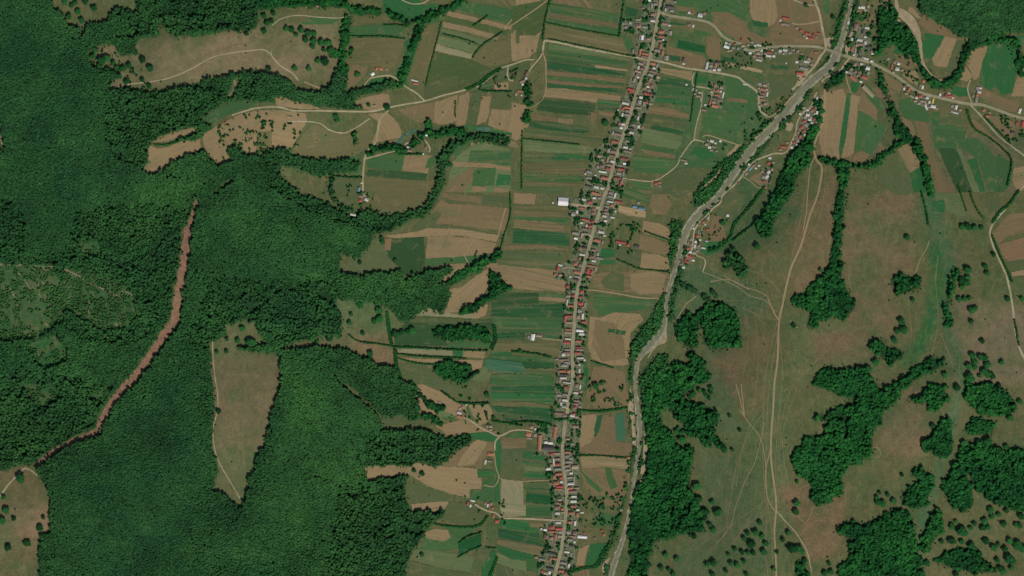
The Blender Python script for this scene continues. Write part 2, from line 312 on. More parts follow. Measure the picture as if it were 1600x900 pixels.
# cut line through the forest and tiny bare spots
STRIP = ("307 314 303 330 300 342 293 360 291 380 289 400 286 420 282 440 279 460 276 480 273 503 266 511 256 524 247 537 238 550 229 564 219 578 205 595 190 612 180 624 172 635 160 655 152 672 136 680 120 686 104 694 88 702 74 713 58 726",
         [4, 6, 8, 11, 13, 12, 12, 12, 11, 12, 13, 12, 12, 11, 11, 11, 12, 12, 11, 10, 10, 9, 8, 7, 6, 6, 6, 7])
SCARS = ["3 0 413 20 414 40 414 60 416 85 417 108 424 125 432", "2 50 396 60 410 72 425", "2 125 432 135 440 150 448 165 453 180 463", "2 60 430 70 450 72 468", "2 60 440 62 460 75 475 78 490", "2.4 28 425 40 440 50 455", "2 100 440 108 470 98 490", "2.4 70 505 82 515 95 520", "2 150 520 165 525 175 522", "2 15 450 25 470 30 490", "2.4 190 455 205 460 210 475", "2.4 185 492 192 500 188 505", "1.8 40 520 55 530", "2.6 318 628 320 634", "2.6 312 660 316 663", "2 555 720 560 700", "2.2 565 838 572 840", "2.6 600 836 612 840 622 838", "2.4 200 385 206 375 210 365", "2.4 195 333 200 342", "2.2 180 505 186 512", "2 155 448 178 459 200 470",
         "3 365 125 368 135 358 150", "2 140 470 138 485 143 498", "1.6 118 382 120 400", "2 302 410 315 443 330 450"]
# forest texture classes painted over the woods: 1 fine even crowns, 3 coarse uneven crowns, 6 low scrub
CLS = [(1, "0 0 65 0 110 60 165 130 150 190 200 240 220 300 160 310 100 380 60 400 0 380"),
 (1, "110 60 150 80 170 150 160 180 120 160"),
 (1, "200 260 330 290 310 305 280 322 180 320 150 330 90 400 60 390 100 330"),
 (1, "310 330 400 290 520 340 590 350 570 400 500 430 400 440 320 420"),
 (1, "430 548 560 600 600 660 560 720 560 760 500 850 420 880 350 880 320 840 390 800 420 700 440 620"),
 (1, "80 740 300 560 320 600 330 700 320 780 330 830 250 900 90 900 85 800"),
 (3, "120 330 180 318 270 318 300 335 285 420 270 500 200 540 130 530 60 480 0 480 0 400 100 400"),
 (3, "180 140 400 120 400 160 320 190 220 260 180 250 160 200"),
 (3, "340 430 420 440 530 435 530 520 450 540 420 520 380 500 340 510"), (3, "530 760 640 750 690 800 640 870 560 900 480 900 520 830"),
 (3, "400 240 470 245 510 310 560 340 650 340 600 362 540 350 480 330 420 290"), (3, "0 560 180 600 150 660 60 715 0 725"),
 (3, "570 680 740 680 700 725 570 725"), (3, "200 0 400 0 400 50 250 60 180 60"), (3, "0 305 20 310 40 340 40 395 0 395"), (3, "330 440 290 520 310 560 330 540 360 500"),
 (6, "100 420 150 428 205 452 218 490 195 518 160 514 130 500 100 480"), (6, "0 408 80 415 100 440 100 500 60 530 0 535"), (6, "40 540 90 520 110 560 70 580"), (6, "30 600 80 600 100 620 60 640"), (6, "125 380 155 372 165 400 130 405"), (6, "150 610 175 605 168 632 140 625"),
 (6, "300 315 285 350 292 330"), (6, "405 12 545 12 545 26 470 22 430 24 405 22")]

# leaf colour of the stands: 0 blue green, 1 yellow green
SPEC = [(.12, "0 0 110 60 165 130 150 190 200 240 220 300 160 310 100 380 0 400"), (.9, "230 285 330 268 318 312 270 322 200 305"), (.62, "430 548 560 600 600 670 590 760 500 850 420 880 350 880 390 800 420 700 440 620"),
 (.95, "430 560 480 590 520 640 500 680 450 640"), (.95, "500 700 560 700 580 760 520 780 480 830 440 800"), (.6, "340 350 430 320 560 350 560 400 430 430 350 400"), (.75, "110 420 215 450 215 520 130 510"), (.7, "0 410 100 420 90 520 0 520"),
 (.2, "90 740 300 560 330 700 320 800 200 900 90 900"), (.5, "480 780 690 770 690 840 560 900 480 900"), (.75, "190 330 260 325 240 360 180 380"), (.2, "310 430 540 430 540 530 350 500"), (.9, "405 12 545 12 545 26 470 22 405 24"), (.3, "1420 0 1600 0 1600 60 1460 60"), (.65, "400 420 640 420 700 460 600 480"), (.7, "1400 35 1440 60 1440 95 1400 70")]

# ---- hedgerows: "w x y x y ..."; label
HEDGES = [("4 848 60 852 30 860 0", "hedge climbing north from the forked pale lanes"), ("4 975 0 971 30 968 58", "hedge closing the narrow fields at the top of the village"),
 ("2.6 858 61 900 70 950 80 992 89", "hedge on the north side of the straight pale lane"), ("2.6 852 35 900 45 968 57", "long thin hedge dividing green strips from a brown meadow"),
 ("3 816 205 815 250 815 295", "upright hedge west of the long green strip fields"), ("2.6 817 217 860 221 905 226", "thin hedge between upper and lower strip fields"),
 ("3 797 300 797 335 787 370 780 395", "crooked hedge between brown and green fields mid village"), ("4 690 611 706 623 722 630 764 630", "hedge behind the hill farm with the white sheds"),
 ("6 903 641 930 643 955 641 980 637", "thick green hedge from the village to the river"), ("5 925 565 943 570 957 574", "short hedge crossing the tan field east of the village"),
 ("7 955 848 942 866 932 884 915 887 898 892 885 896", "hook shaped hedge around the green field by the river"),
 ("6 1195 292 1172 322 1148 350 1140 372 1122 388 1108 392", "dark hedge running down a gully below the hamlet"), ("4 1205 325 1180 348 1150 372 1143 376", "second dark hedge joining the gully from the right"),
 ("6 1551 348 1562 332 1578 318 1592 298", "hedge beside the pale lane at the right edge"), ("5 1550 368 1562 398 1575 425 1581 440", "hedge following the bend of the right edge lane"),
 ("6 1511 172 1517 192 1526 204 1545 215 1562 228", "curving hedge south of the road fork"), ("5 1538 183 1558 203 1578 224", "hedge beside the lane leaving the road fork"),
 ("4 1562 228 1578 245 1580 262 1574 290", "hedge turning down the right side fields"), ("2.6 690 34 683 62 671 108 665 134", "straight hedge on the slanting hill field"),
 ("3.2 545 57 575 57 600 57 632 60", "hedge above the big tan hill field"), ("3.2 600 39 620 39 636 41", "short hedge under the bright green clearing"),
 ("3 712 158 711 182", "small hedge between the ploughed rectangles"), ("5 545 523 560 533 590 537 614 541", "scrubby hedge under the tree dotted meadow"),
 ("4 614 542 660 544 700 546 762 548", "hedge above the narrow tan strip field"), ("3.4 620 553 660 557 728 560", "hedge below the narrow tan strip field"),
 ("5 622 560 650 567 682 570", "hedge below the second narrow strip"), ("8 605 488 608 515 612 538", "upright hedge beside the tree dotted meadow"),
 ("8 617 545 620 572 628 592", "dark hedge at the end of the strip fields"), ("8 772 508 774 528 768 546", "hedge closing the thicket field on the right"),
 ("4 718 848 732 838 752 832", "zigzag hedge over the dark green triangle field"), ("3 716 870 735 860 752 853", "lower hedge under the dark green triangle field"), ("5 664 815 700 822 745 822 762 806", "curved hedge below the hill hamlet"),
 ("5 777 870 772 885 765 900", "hedge at the bottom edge left of the village"), ("3 760 855 775 857", "stub of hedge beside the bottom strip fields"),
 ("5 242 226 260 226 285 218 305 210 314 205 325 200", "bushy hedge between the two western tan fields"), ("3 1090 113 1084 150 1079 190", "broken hedge behind the eastern village lots"),
 ("7 728 140 750 130 765 118 783 107", "dark hedge beside the diagonal farm lane"), ("4 752 132 753 142 800 143", "hedge under the diagonal farm lane"),
 ("4 520 275 545 277 565 277", "hedge leading to the farm with the blue roof"), ("4 626 241 645 241 660 241", "hedge south of the ring shaped driveway"),
 ("6 862 636 866 655 885 655", "dark hedge around the long red roof by the road"), ("4 800 660 830 659 862 664", "hedge along the north side of the farm school"),
 ("3.5 925 350 942 352", "short hedge south of the white yard"), ("4 978 352 990 355 985 375", "hooked hedge behind the long red barn"), ("3 1008 362 1045 375", "thin hedge under the bare tan field"),
 ("3 905 712 940 712 985 716", "faint hedge between two brown river fields"), ("2.8 964 405 980 412 1000 420 1020 422 1045 426", "bent hedge among the dry fields east of the village"),
 ("4 800 549 830 552 862 558", "hedge of dark bushes west of the village"), ("4 815 665 792 661 770 658", "bushy hedge north of the pale farm lane"),
 ("3 745 392 742 402", "stub hedge by the tan track"), ("4 1515 300 1525 325 1537 342", "dotted hedge between the right side ploughlands"), ("3 1497 290 1510 330", "dotted hedge beside the brown ploughland"),
 ("4 1440 300 1447 330 1450 352", "hedge at the top of the green stream bed"), ("4 1585 500 1592 540", "hedge along the pale lane far right"), ("3.5 740 40 762 25", "short hedge in the striped hill fields"),
 ("3 738 90 752 72 785 50", "diagonal hedge through the striped hill fields"), ("3 692 53 720 60 745 68", "thin hedge between the striped hill fields")]
# ---- field colours
FC = dict(a='#806e50', b='#6c5e43', o='#5d5a3c', m='#4e5738', g='#3c5a35', G='#284d2e', v='#2c5a32', l='#5a6643', p='#7d785b', r='#766046', t='#3a6046', d='#30492b', e='#435230', w='#8f7d5d', k='#1d4a29')
# polygon fields: colour x y x y ...
FIELDS = """a 240 222 238 218 270 206 305 199 309 205 285 214 262 221
a 232 226 245 232 262 230 280 222 312 217 314 232 300 240 280 248 265 258 250 268 238 273 223 265 232 252
a 316 213 330 202 350 191 370 181 385 176 405 172 405 200 400 236 395 243 380 234 365 225 358 235 365 252 345 260 333 248 325 240 318 226
g 310 186 330 176 350 164 375 156 400 158 402 167 380 171 350 183 330 195
a 405 172 435 172 478 177 480 190 470 205 455 232 425 231 424 205 405 205
o 455 238 475 207 490 193 520 206 548 206 575 190 583 190 580 225 560 240 540 248 500 250 470 245
o 400 232 402 206 423 206 425 232 412 238
a 430 148 440 150 455 158 485 163 500 170 470 171 432 165
a 552 160 570 152 600 146 608 148 610 160 604 170 580 173 555 168
o 538 62 560 59 600 59 632 61 628 80 618 102 604 108 590 106 575 100 558 98 540 108 537 90
b 537 108 555 100 575 105 570 118 560 128 545 140 530 140
v 586 122 605 122 612 128 600 133 575 138 570 132
g 545 42 600 38 632 43 632 58 600 55 548 55
o 562 26 592 22 592 36 560 36
g 500 27 530 30 520 38 470 38 480 28
v 590 0 625 0 660 8 690 6 672 22 650 32 625 28 600 20
v 640 92 655 65 640 60 632 68 632 88 622 110 616 122 624 128 632 115
o 665 40 690 32 684 60 672 105 664 133 640 132 636 122 645 100 655 62
a 700 17 760 31 800 42 798 47 750 36 698 24
g 712 14 725 2 800 15 800 38 760 28
e 696 24 750 37 797 50 790 56 752 46 694 33
a 692 34 730 42 780 56 776 63 735 52 692 42
l 690 44 720 51 765 64 758 71 720 62 688 53
l 686 55 720 63 752 72 742 84 700 72 682 68
p 682 68 700 74 740 85 735 92 700 84 680 80
o 742 85 760 68 785 62 798 66 798 98 770 106 745 100 738 92
e 680 82 700 86 735 94 770 106 745 130 715 142 690 146 664 155 664 136 672 108
m 665 136 690 120 715 118 715 140 690 146 664 156
o 725 0 805 0 805 12 760 4
a 805 0 845 4 848 28 842 60 838 80 826 90 800 96 798 64 806 40
m 805 48 812 52 812 68 806 68
a 798 52 805 54 804 64 798 62
b 633 168 663 162 692 156 715 148 713 172 708 192 690 195 678 193 670 190 655 192 635 182 622 172
a 680 160 715 148 713 190 690 194 678 190
a 718 150 733 143 735 170 727 195 712 197 713 175
m 735 145 752 140 752 152 747 190 735 200 728 194
a 753 150 767 151 764 178 760 190 745 195 748 178
m 770 144 798 142 798 172 768 170
a 768 170 797 172 794 192 790 210 762 195 765 182
a 790 210 797 178 800 160 825 165 828 190 820 210 806 220
g 755 130 772 130 768 139 750 139
a 773 130 795 128 794 141 773 140
m 765 105 800 98 830 95 826 110 795 112 800 125 765 128
a 735 215 770 212 805 222 812 232 800 230 775 222 735 228
g 705 232 718 220 740 216 735 225 722 235 712 247
l 713 245 735 228 760 222 798 234 798 300 725 300 700 298 702 270
g 735 235 800 236 798 258 760 262 730 262
a 706 252 760 255 798 261 798 268 760 262 710 260
b 718 274 735 262 770 263 745 275 725 300 695 300 702 280
g 740 264 775 262 772 290 738 292
v 778 272 798 274 797 290 775 290
a 738 291 760 292 760 298 738 300
a 772 294 796 296 795 300 772 300
g 572 248 600 242 625 240 632 243 631 262 628 268 600 266 573 262
a 633 243 675 242 668 271 628 266
m 676 243 693 243 688 268 688 275 668 272
d 575 265 620 268 668 271 665 282 600 277 572 274
o 568 276 600 278 665 284 686 276 684 295 672 315 660 330 630 335 605 334 590 325 575 315 568 308
m 520 282 548 278 562 279 564 292 555 305 548 318 535 322 524 318 518 300
a 575 178 590 190 588 205 580 225 600 220 625 215 628 205 620 190 606 176
a 580 236 605 222 625 217 628 222 610 228 580 242
m 640 208 660 200 655 192 680 196 690 203 720 206 760 208 800 214 790 220 750 212 715 214 690 215 650 222
v 725 195 770 200 800 208 800 212 760 206 730 204
t 744 199 766 198 768 206 748 206
g 670 246 688 246 672 262 664 264
m 693 305 705 303 750 304 800 310 798 320 740 316 700 318
b 690 300 705 303 752 307 752 318 705 312 690 308
b 665 352 675 330 690 312 700 318 735 320 795 325 790 372 782 360 740 355 700 350
m 640 365 652 348 680 330 690 334 680 350 700 352 790 368 788 372 740 362 700 360 660 364
a 600 368 650 362 670 356 720 358 780 368 776 378 720 368 690 369 660 370 615 372
d 601 373 662 370 664 400 664 425 630 430 625 420 612 414 606 400
r 600 374 612 372 610 392 600 390
m 545 394 575 372 598 372 604 398 615 410 625 420 575 424 540 420
a 668 370 700 369 740 372 775 380 772 396 740 400 665 404
g 665 405 740 399 772 397 760 403 735 413 700 412 668 422
a 666 418 700 412 732 412 735 418 722 425 690 442 672 444 680 435 704 424 706 418
a 702 452 722 448 745 430 762 420 764 445 755 460 740 472 715 488 693 490 702 470
m 722 428 740 420 760 408 760 415 735 432 720 440
a 780 412 800 414 840 418 880 424 885 440 882 456 840 454 800 450 788 440 775 428 763 425 760 415 770 410
p 642 492 655 482 675 477 688 482 693 488 720 492 750 487 762 476 760 490 745 498 700 495
a 735 490 762 474 760 492 745 498
d 617 520 640 500 670 495 700 496 745 500 770 498 778 510 770 525 765 515 740 510 718 507 700 511 678 512 676 522 695 530 700 540 640 541 616 540
m 620 500 640 496 700 497 745 500 770 502 740 506 660 505
g 700 535 740 532 768 537 765 545 700 544
p 622 546 650 544 700 546 707 543 707 556 660 553 622 551
v 708 545 724 545 724 557 708 557
a 724 543 758 545 757 560 724 558
a 621 558 650 560 700 562 755 563 752 575 740 578 700 566 660 568 622 562
m 625 568 660 568 675 580 690 595 715 598 720 600 640 610 625 600
a 612 598 630 590 655 602 690 612 720 630 735 645 720 655 700 648 660 648 640 640 617 614
m 640 600 680 605 700 615 730 628 720 600
a 640 602 665 620 690 634 715 642 735 648 740 632 718 628 695 615 660 600
l 665 625 690 640 715 650 718 655 690 655 680 645
m 596 650 625 645 660 655 690 660 700 665 660 665 620 664 600 668
g 690 652 712 651 712 655 692 656
a 680 665 715 658 720 652 740 658 765 674 750 676 700 680
v 735 677 755 675 778 680 773 690 752 690 735 684
g 728 632 766 630 772 642 762 650 750 662 735 655 730 645
a 732 633 764 632 770 645 762 660 750 665 742 658
m 770 646 785 648 788 660 780 672 770 668
b 720 640 722 650 735 655 728 640
b 675 728 700 718 715 705 735 692 745 688 768 690 772 705 758 715 745 728 720 730
a 714 728 722 712 735 695 745 687 760 690 758 700 740 725
b 745 720 755 718 752 732 742 732
a 569 727 600 726 640 727 650 722 680 728 720 730 745 732 752 743 752 764 735 764 733 778 700 770 670 760 650 748 640 741 610 743 575 752
g 746 734 772 735 772 745 746 747
v 746 737 774 738 774 741 746 741
g 755 750 772 745 775 760 773 785 735 780 736 766 754 765
m 634 755 655 757 690 770 705 776 702 781 670 786 644 786 633 775
a 642 788 670 785 700 783 702 790 690 797 675 800 645 798
m 703 784 725 786 762 792 762 806 745 822 710 818 695 812 690 800
g 690 820 720 822 745 824 735 835 715 845 705 832
g 664 830 672 826 700 828 712 842 735 845 725 855 690 862 660 858
a 662 832 680 826 700 828 704 840 695 846 668 842
l 642 862 655 857 720 866 748 870 742 896 690 888 645 875
k 716 848 735 840 752 835 752 853 735 860 717 868
m 748 856 768 858 765 870 745 896 735 892
m 605 878 640 876 700 890 740 898 740 900 620 900
v 752 885 762 872 770 860 775 862 765 900 755 900
g 780 690 805 675 822 674 822 690 800 700
m 775 700 822 692 835 700 818 712 818 745 780 748
b 782 684 822 684 822 700 784 702
p 783 748 817 752 818 790 782 786
m 783 702 816 705 816 745 783 745
g 785 788 815 790 862 788 868 806 825 808 788 806
v 773 682 780 684 783 700 781 745 779 785 774 784 776 740 773 705
m 766 632 800 630 805 600 762 600 760 615
d 769.3 456 842 458 842 474 767.4 480
g 806 600 825 580 862 585 866 600 862 640 810 640
v 762 566 790 558 800 560 800 548 770 548
l 760 566 768 585 758 598 745 596 735 592 748 582
g 766 600 768 585 820 583 866 590 866 600 806 604
G 768 604 868 604 868 612 768 610
v 768 612 868 615 868 628 768 626
o 768 628 826 628 868 634 868 638 820 634 768 633
G 768 635 866 640 862 662 790 658 778 645
a 803 301 838 303 836 320 803 318
m 800 285 888 292 885 302 840 302 803 298
o 803 318 888 322 890 340 803 338
g 803 338 890 341 890 352 880 350 803 342
b 803 343 858 346 882 352 880 360 860 362 803 356
G 803 357 858 362 890 365 890 385 855 382 800 384
b 787.1 383 850 382 884 389 884 392 850 388 784.6 391
m 784.2 392 880 393 880 424 845 420 777.6 414
g 842 456 882 460 882 472 842 472
a 842 463 884 466 882 472 842 470
G 767.4 480 882 474 880 496 768 494
g 768 494 880 497 876 520 840 520 769.1 518
G 769.1 520 820 520 820 532 769.7 532
g 848 520 874 522 872 532 848 528
o 769.8 536 866 536 876 548 870 556 767.6 548
g 766.1 553 866 560 866 568 764 562
G 764 563 866 568 866 576 764 572
m 764 574 866 576 866 584 764 583
t 758 560 815 566 820 575 815 583 772 581 756 573
b 870 0 930 10 928 14 864 4
g 860 4 930 16 968 22 968 36 860 20
b 860 21 900 28 968 38 968 44 900 34 860 27
g 859 28 900 36 968 46 968 55 900 44 856 34
o 852 38 900 47 968 58 985 60 985 86 920 76 852 62
e 800 10 842 2 856 6 850 45 838 55 812 55 800 40
m 976 0 1000 0 998 15 978 10
G 977 10 998 16 1014 20 1014 30 990 26 976 22
v 976 23 1010 32 1012 37 976 30
g 972 56 985 57 985 62 995 80 985 84 975 70
m 1000 66 1016 68 1012 82 999 80
l 857 68 900 75 985 92 983 96 900 82 857 76
g 856 77 900 83 982 97 980 103 930 100 856 92
G 855 92 920 100 932 106 978 112 978 118 920 116 856 108
w 930 102 950 104 981 109 980 111 930 106
b 854 111 900 114 978 124 978 130 900 121 854 117
g 854 118 900 122 976 131 974 134 900 128 854 123
b 854 124 900 129 974 134 972 138 900 134 854 129
G 854 130 900 135 972 139 972 145 900 140 853 136
a 852 138 880 138 935 146 970 150 968 158 935 154 932 160 900 156 850 151
d 848 152 900 158 930 162 928 180 880 178 838 172
v 935 156 968 160 965 166 935 162
G 935 164 966 168 964 174 935 172
b 935 173 962 176 960 183 938 180
b 923 175 932 176 930 192 923 190
a 872 185 896 187 895 194 872 193
b 835 180 872 184 872 192 832 188
G 830 189 870 191 920 200 922 207 880 208 826 198
m 818 199 870 204 922 210 955 215 950 224 870 218 818 212
l 818 218 870 222 920 228 930 232 928 240 850 238 818 234
v 868 240 905 242 922 246 920 249 868 245
G 862 245 890 247 888 251 862 250
m 818 238 862 241 862 256 818 256
o 818 256 920 252 915 270 870 272 818 268
g 818 270 870 274 912 276 912 284 850 284 816 280
o 816 284 912 287 912 292 816 290
g 1052 0 1168 0 1164 34 1140 32 1110 36 1108 20 1080 12 1056 14
b 1056 8 1085 12 1088 20 1070 18 1056 14
b 1110 18 1140 20 1165 34 1170 48 1200 60 1200 70 1175 75 1150 62 1130 50 1115 38
a 1172 0 1230 0 1220 30 1200 42 1178 36 1172 20
G 1175 31 1200 36 1200 43 1178 40
b 1205 40 1245 42 1270 58 1285 68 1230 69 1200 72
o 1030 22 1072 30 1112 40 1128 56 1122 64 1090 52 1050 42 1032 36
G 1032 28 1055 31 1072 36 1070 40 1048 38 1032 34
g 1084 46 1110 52 1112 60 1084 52
g 1050 56 1080 61 1078 64 1052 60
k 1060 62 1102 72 1101 83 1058 75
b 1040 70 1058 76 1100 88 1105 95 1095 110 1075 105 1045 96
G 1045 85 1064 88 1063 97 1046 94
b 1105 55 1128 62 1125 95 1110 92 1104 85
m 1125 72 1165 80 1185 92 1200 100 1188 115 1165 108 1128 96
G 1130 88 1152 93 1150 98 1128 94
w 1131 97 1160 102 1192 110 1190 114 1160 108 1131 102
m 1130 102 1165 112 1185 122 1190 130 1175 128 1160 120 1130 112
a 1025 105 1082 112 1080 126 1050 118 1025 112
G 1025 118 1080 128 1079 138 1025 132
g 1020 132 1079 139 1078 152 1020 150
v 1020 152 1050 154 1076 160 1076 165 1020 158
b 1010 165 1040 168 1078 178 1076 186 1040 180 1006 176
m 1004 178 1074 188 1072 200 1040 194 1002 190
G 1018 196 1040 199 1068 206 1067 212 1040 206 1016 201
l 1004 200 1040 206 1066 213 1064 225 1058 233 1025 228 1001 222
g 1000 226 1055 234 1050 242 998 236
b 1000 232 1030 238 1056 244 1052 248 1010 240
g 990 242 1055 250 1040 272 990 268
v 1085 118 1106 121 1104 131 1086 130
g 1083 145 1090 146 1090 170 1085 200 1080 215 1078 180
l 1090 175 1098 178 1096 196 1090 218 1085 218
g 1120 115 1160 122 1178 136 1182 150 1184 170 1190 180 1168 178 1130 172 1126 150 1135 140 1132 125
b 1136 152 1168 156 1168 161 1136 158
g 1102 178 1125 174 1130 180 1150 184 1165 195 1150 205 1120 210 1100 205
v 1085 230 1110 232 1118 245 1100 250 1078 242
g 1068 250 1100 250 1130 245 1118 260 1100 265 1060 262
m 1035 278 1065 262 1110 262 1098 290 1060 310 1035 300
g 985 282 1018 287 1020 296 988 295
m 985 296 1020 298 1016 304 985 302
g 968 292 990 296 1010 305 1018 318 990 312 965 305
w 966 321 985 325 1009 330 1008 340 985 338 967 332
b 1018 302 1040 304 1050 320 1040 335 1020 335 1015 320
a 1005 345 1030 349 1045 357 1048 377 1030 372 1003 362
b 1000 366 1030 375 1047 382 1046 400 1020 396 998 388
m 964 388 985 386 1002 394 1000 416 980 414 964 404
a 1003 395 1030 398 1045 404 1046 420 1020 422 1000 420
v 936 388 962 390 960 402 936 404
v 934 406 960 406 964 412 934 414
b 926 432 940 425 975 425 1000 422 1045 424 1045 452 1028 464 1000 462 960 455 926 450
m 938 440 955 425 975 428 975 456 945 450
a 985 428 1020 424 1040 430 1035 458 1000 460 985 450
g 928 458 960 462 1000 468 1025 470 1018 480 1000 484 960 490 940 494 928 480
a 922 494 940 496 958 488 1000 490 1005 500 985 520 982 570 950 572 925 560 918 540
b 930 500 960 505 975 530 978 560 940 565 925 540
G 950 513 978 517 976 524 950 519
b 928 572 955 575 975 580 978 600 985 635 960 636 930 638 915 620
v 910 568 918 566 920 590 915 612 908 605
b 906 648 935 646 960 650 962 690 985 692 988 700 985 712 940 710 904 706 896 690 900 665
a 908 650 930 647 935 660 925 690 905 700
t 962 648 975 645 977 688 963 690
G 934 650 942 648 936 675 930 684 928 670
a 906 713 940 713 985 718 984 735 950 730 910 732
b 908 732 950 731 984 736 984 755 970 790 940 790 925 775 912 755
g 945 730 955 732 965 760 955 765 948 748
g 908 736 925 750 942 765 938 772 918 755
g 928 774 955 776 955 780 928 778
g 930 800 970 805 970 822 930 822
o 900 822 935 825 945 845 915 848 900 840
v 922 850 950 848 948 855 930 882 915 886 918 865
a 904 858 922 850 916 866 912 884 900 884
b 898 890 920 890 930 900 895 900
v 818 705 862 712 860 720 818 716
g 818 717 855 722 858 728 818 726
l 818 727 856 730 860 736 820 736
v 819 737 865 741 862 748 819 745
m 819 753 862 755 860 762 819 762
G 821 762 860 764 862 766 821 765
k 823 767 880 771 881 789 822 786
p 780 787 822 788 822 806 785 808
G 838 798 862 800 862 804 838 804
v 778 811 822 813 828 820 840 828 838 832 778 824
o 826 815 880 818 878 824 828 824
G 778 826 842 834 845 845 860 850 855 856 778 842
b 777 842 800 846 835 852 860 858 858 866 840 868 800 858 777 850
v 777 852 800 858 835 868 834 878 800 874 777 862
l 776 863 800 874 822 876 822 893 800 888 776 880
g 823 872 850 876 852 890 846 895 823 892
m 776 882 820 893 845 900 776 900
l 845 666 862 667 860 680 845 679
a 1283 150 1290 145 1318 138 1322 155 1318 185 1312 250 1285 244 1280 220
v 1324 145 1330 146 1326 180 1322 215 1312 250 1311 230 1318 180
a 1330 148 1345 150 1340 170 1338 200 1334 240 1313 250 1322 215
b 1345 145 1362 150 1370 165 1371 190 1350 182 1342 170
g 1343 172 1365 185 1385 198 1378 218 1360 242 1335 235 1338 200
m 1372 152 1385 158 1393 180 1400 208 1402 220 1385 232 1376 222 1388 200 1372 190
b 1336 240 1345 235 1360 242 1350 252 1330 252
v 1330 128 1345 128 1342 135 1338 145 1330 145
g 1350 132 1362 138 1375 160 1385 170 1372 172 1355 152
m 1372 255 1400 230 1420 222 1430 240 1442 265 1448 300 1400 305 1372 285
a 1402 232 1415 222 1440 250 1435 262 1422 270
v 1422 272 1440 258 1450 275 1450 300 1428 300
v 1445 52 1475 56 1478 62 1455 92 1445 90 1438 68
a 1477 56 1495 60 1480 105 1460 102 1456 92
m 1497 62 1512 66 1505 85 1498 102 1488 118 1475 120 1466 110 1480 106
a 1420 10 1430 16 1440 30 1432 28 1418 16
b 1445 20 1470 38 1495 55 1522 58 1515 65 1490 60 1450 50 1435 35
v 1400 72 1420 80 1412 88 1396 84
b 1396 84 1412 88 1428 82 1434 95 1436 105 1415 108 1398 98
v 1403 78 1415 76 1415 84 1402 82
m 1390 80 1402 90 1400 100 1385 102 1378 92
a 1410 112 1430 110 1436 120 1434 134 1422 128 1410 118
b 1380 115 1400 125 1412 134 1405 145 1390 135
g 1405 158 1422 152 1438 162 1455 182 1458 190 1440 190 1415 185 1405 172
a 1506 105 1510 104 1520 120 1512 127 1500 125
a 1512 80 1545 70 1538 90 1530 120 1522 126 1516 110 1508 98
v 1545 70 1565 66 1562 100 1555 135 1545 142 1532 130 1534 100
v 1566 66 1588 78 1590 105 1582 145 1565 148 1556 136 1562 100
a 1592 115 1600 112 1600 155 1580 150 1586 130
v 1570 58 1600 45 1600 75 1590 70
b 1532 135 1560 150 1592 158 1592 176 1570 172 1540 160 1528 150
b 1470 142 1490 145 1512 152 1508 158 1480 155
v 1490 135 1510 138 1515 148 1500 152 1485 145
v 1457 175 1466 176 1466 195 1457 194
m 1466 176 1510 180 1510 195 1466 194
g 1457 196 1485 195 1512 200 1508 215 1512 232 1460 232
b 1428 188 1450 192 1455 230 1470 270 1490 300 1462 300 1448 250
b 1408 182 1425 190 1432 215 1445 245 1425 215 1410 200
d 1466 232 1492 232 1512 262 1528 300 1496 300 1480 265
l 1495 232 1500 232 1530 295 1530 300 1520 300
v 1512 250 1526 246 1540 300 1532 300
g 1502 232 1512 215 1530 218 1560 250 1562 300 1545 300 1528 248
g 1560 240 1582 256 1578 290 1570 300 1560 300 1556 262
b 1517 182 1530 192 1550 212 1572 230 1580 245 1562 235 1545 218 1528 208 1520 200
b 1545 182 1565 180 1582 190 1588 205 1576 222 1556 200
m 1582 215 1600 200 1600 238 1586 228
a 1584 262 1600 250 1600 275 1588 300 1582 280
l 1462 300 1500 302 1512 335 1500 340 1480 330 1460 334
o 1497 300 1528 302 1538 342 1525 343 1512 335
v 1457 315 1475 312 1477 325 1475 332 1458 330
m 1540 300 1560 300 1565 330 1552 343 1545 330
b 1550 365 1575 335 1600 322 1600 350 1575 368 1562 380 1556 375
r 1560 382 1600 352 1600 395 1575 408 1565 398
m 1572 410 1600 396 1600 405 1575 420
a 1580 425 1600 412 1600 422 1582 432
m 1582 434 1600 424 1600 460 1584 470
b 1345 22 1368 22 1370 36 1346 36
b 1365 0 1390 0 1388 6 1370 8
v 1378 52 1388 50 1396 58 1392 70 1380 72 1376 60
m 1350 60 1378 55 1380 75 1360 78 1348 72
g 1282 0 1298 0 1296 22 1288 20
b 1202 0 1270 0 1285 55 1250 62 1208 45 1215 25
b 1240 60 1288 60 1288 69 1240 68
m 1200 76 1240 78 1230 110 1205 110
G 1205 101 1232 104 1232 108 1205 107
b 1268 78 1284 80 1275 98 1258 112 1262 90
m 1200 115 1245 120 1235 140 1215 152 1200 160
m 1138 300 1165 305 1150 330 1120 350 1112 345 1125 325
b 1108 360 1115 335 1128 340 1135 375 1110 378
m 1165 322 1195 300 1190 315 1168 335
v 1100 378 1130 378 1128 390 1105 400 1095 392
m 1165 255 1185 262 1196 275 1190 295 1170 280
b 1170 278 1195 265 1197 275 1192 292
m 1200 210 1215 205 1235 200 1232 215 1210 230
"""

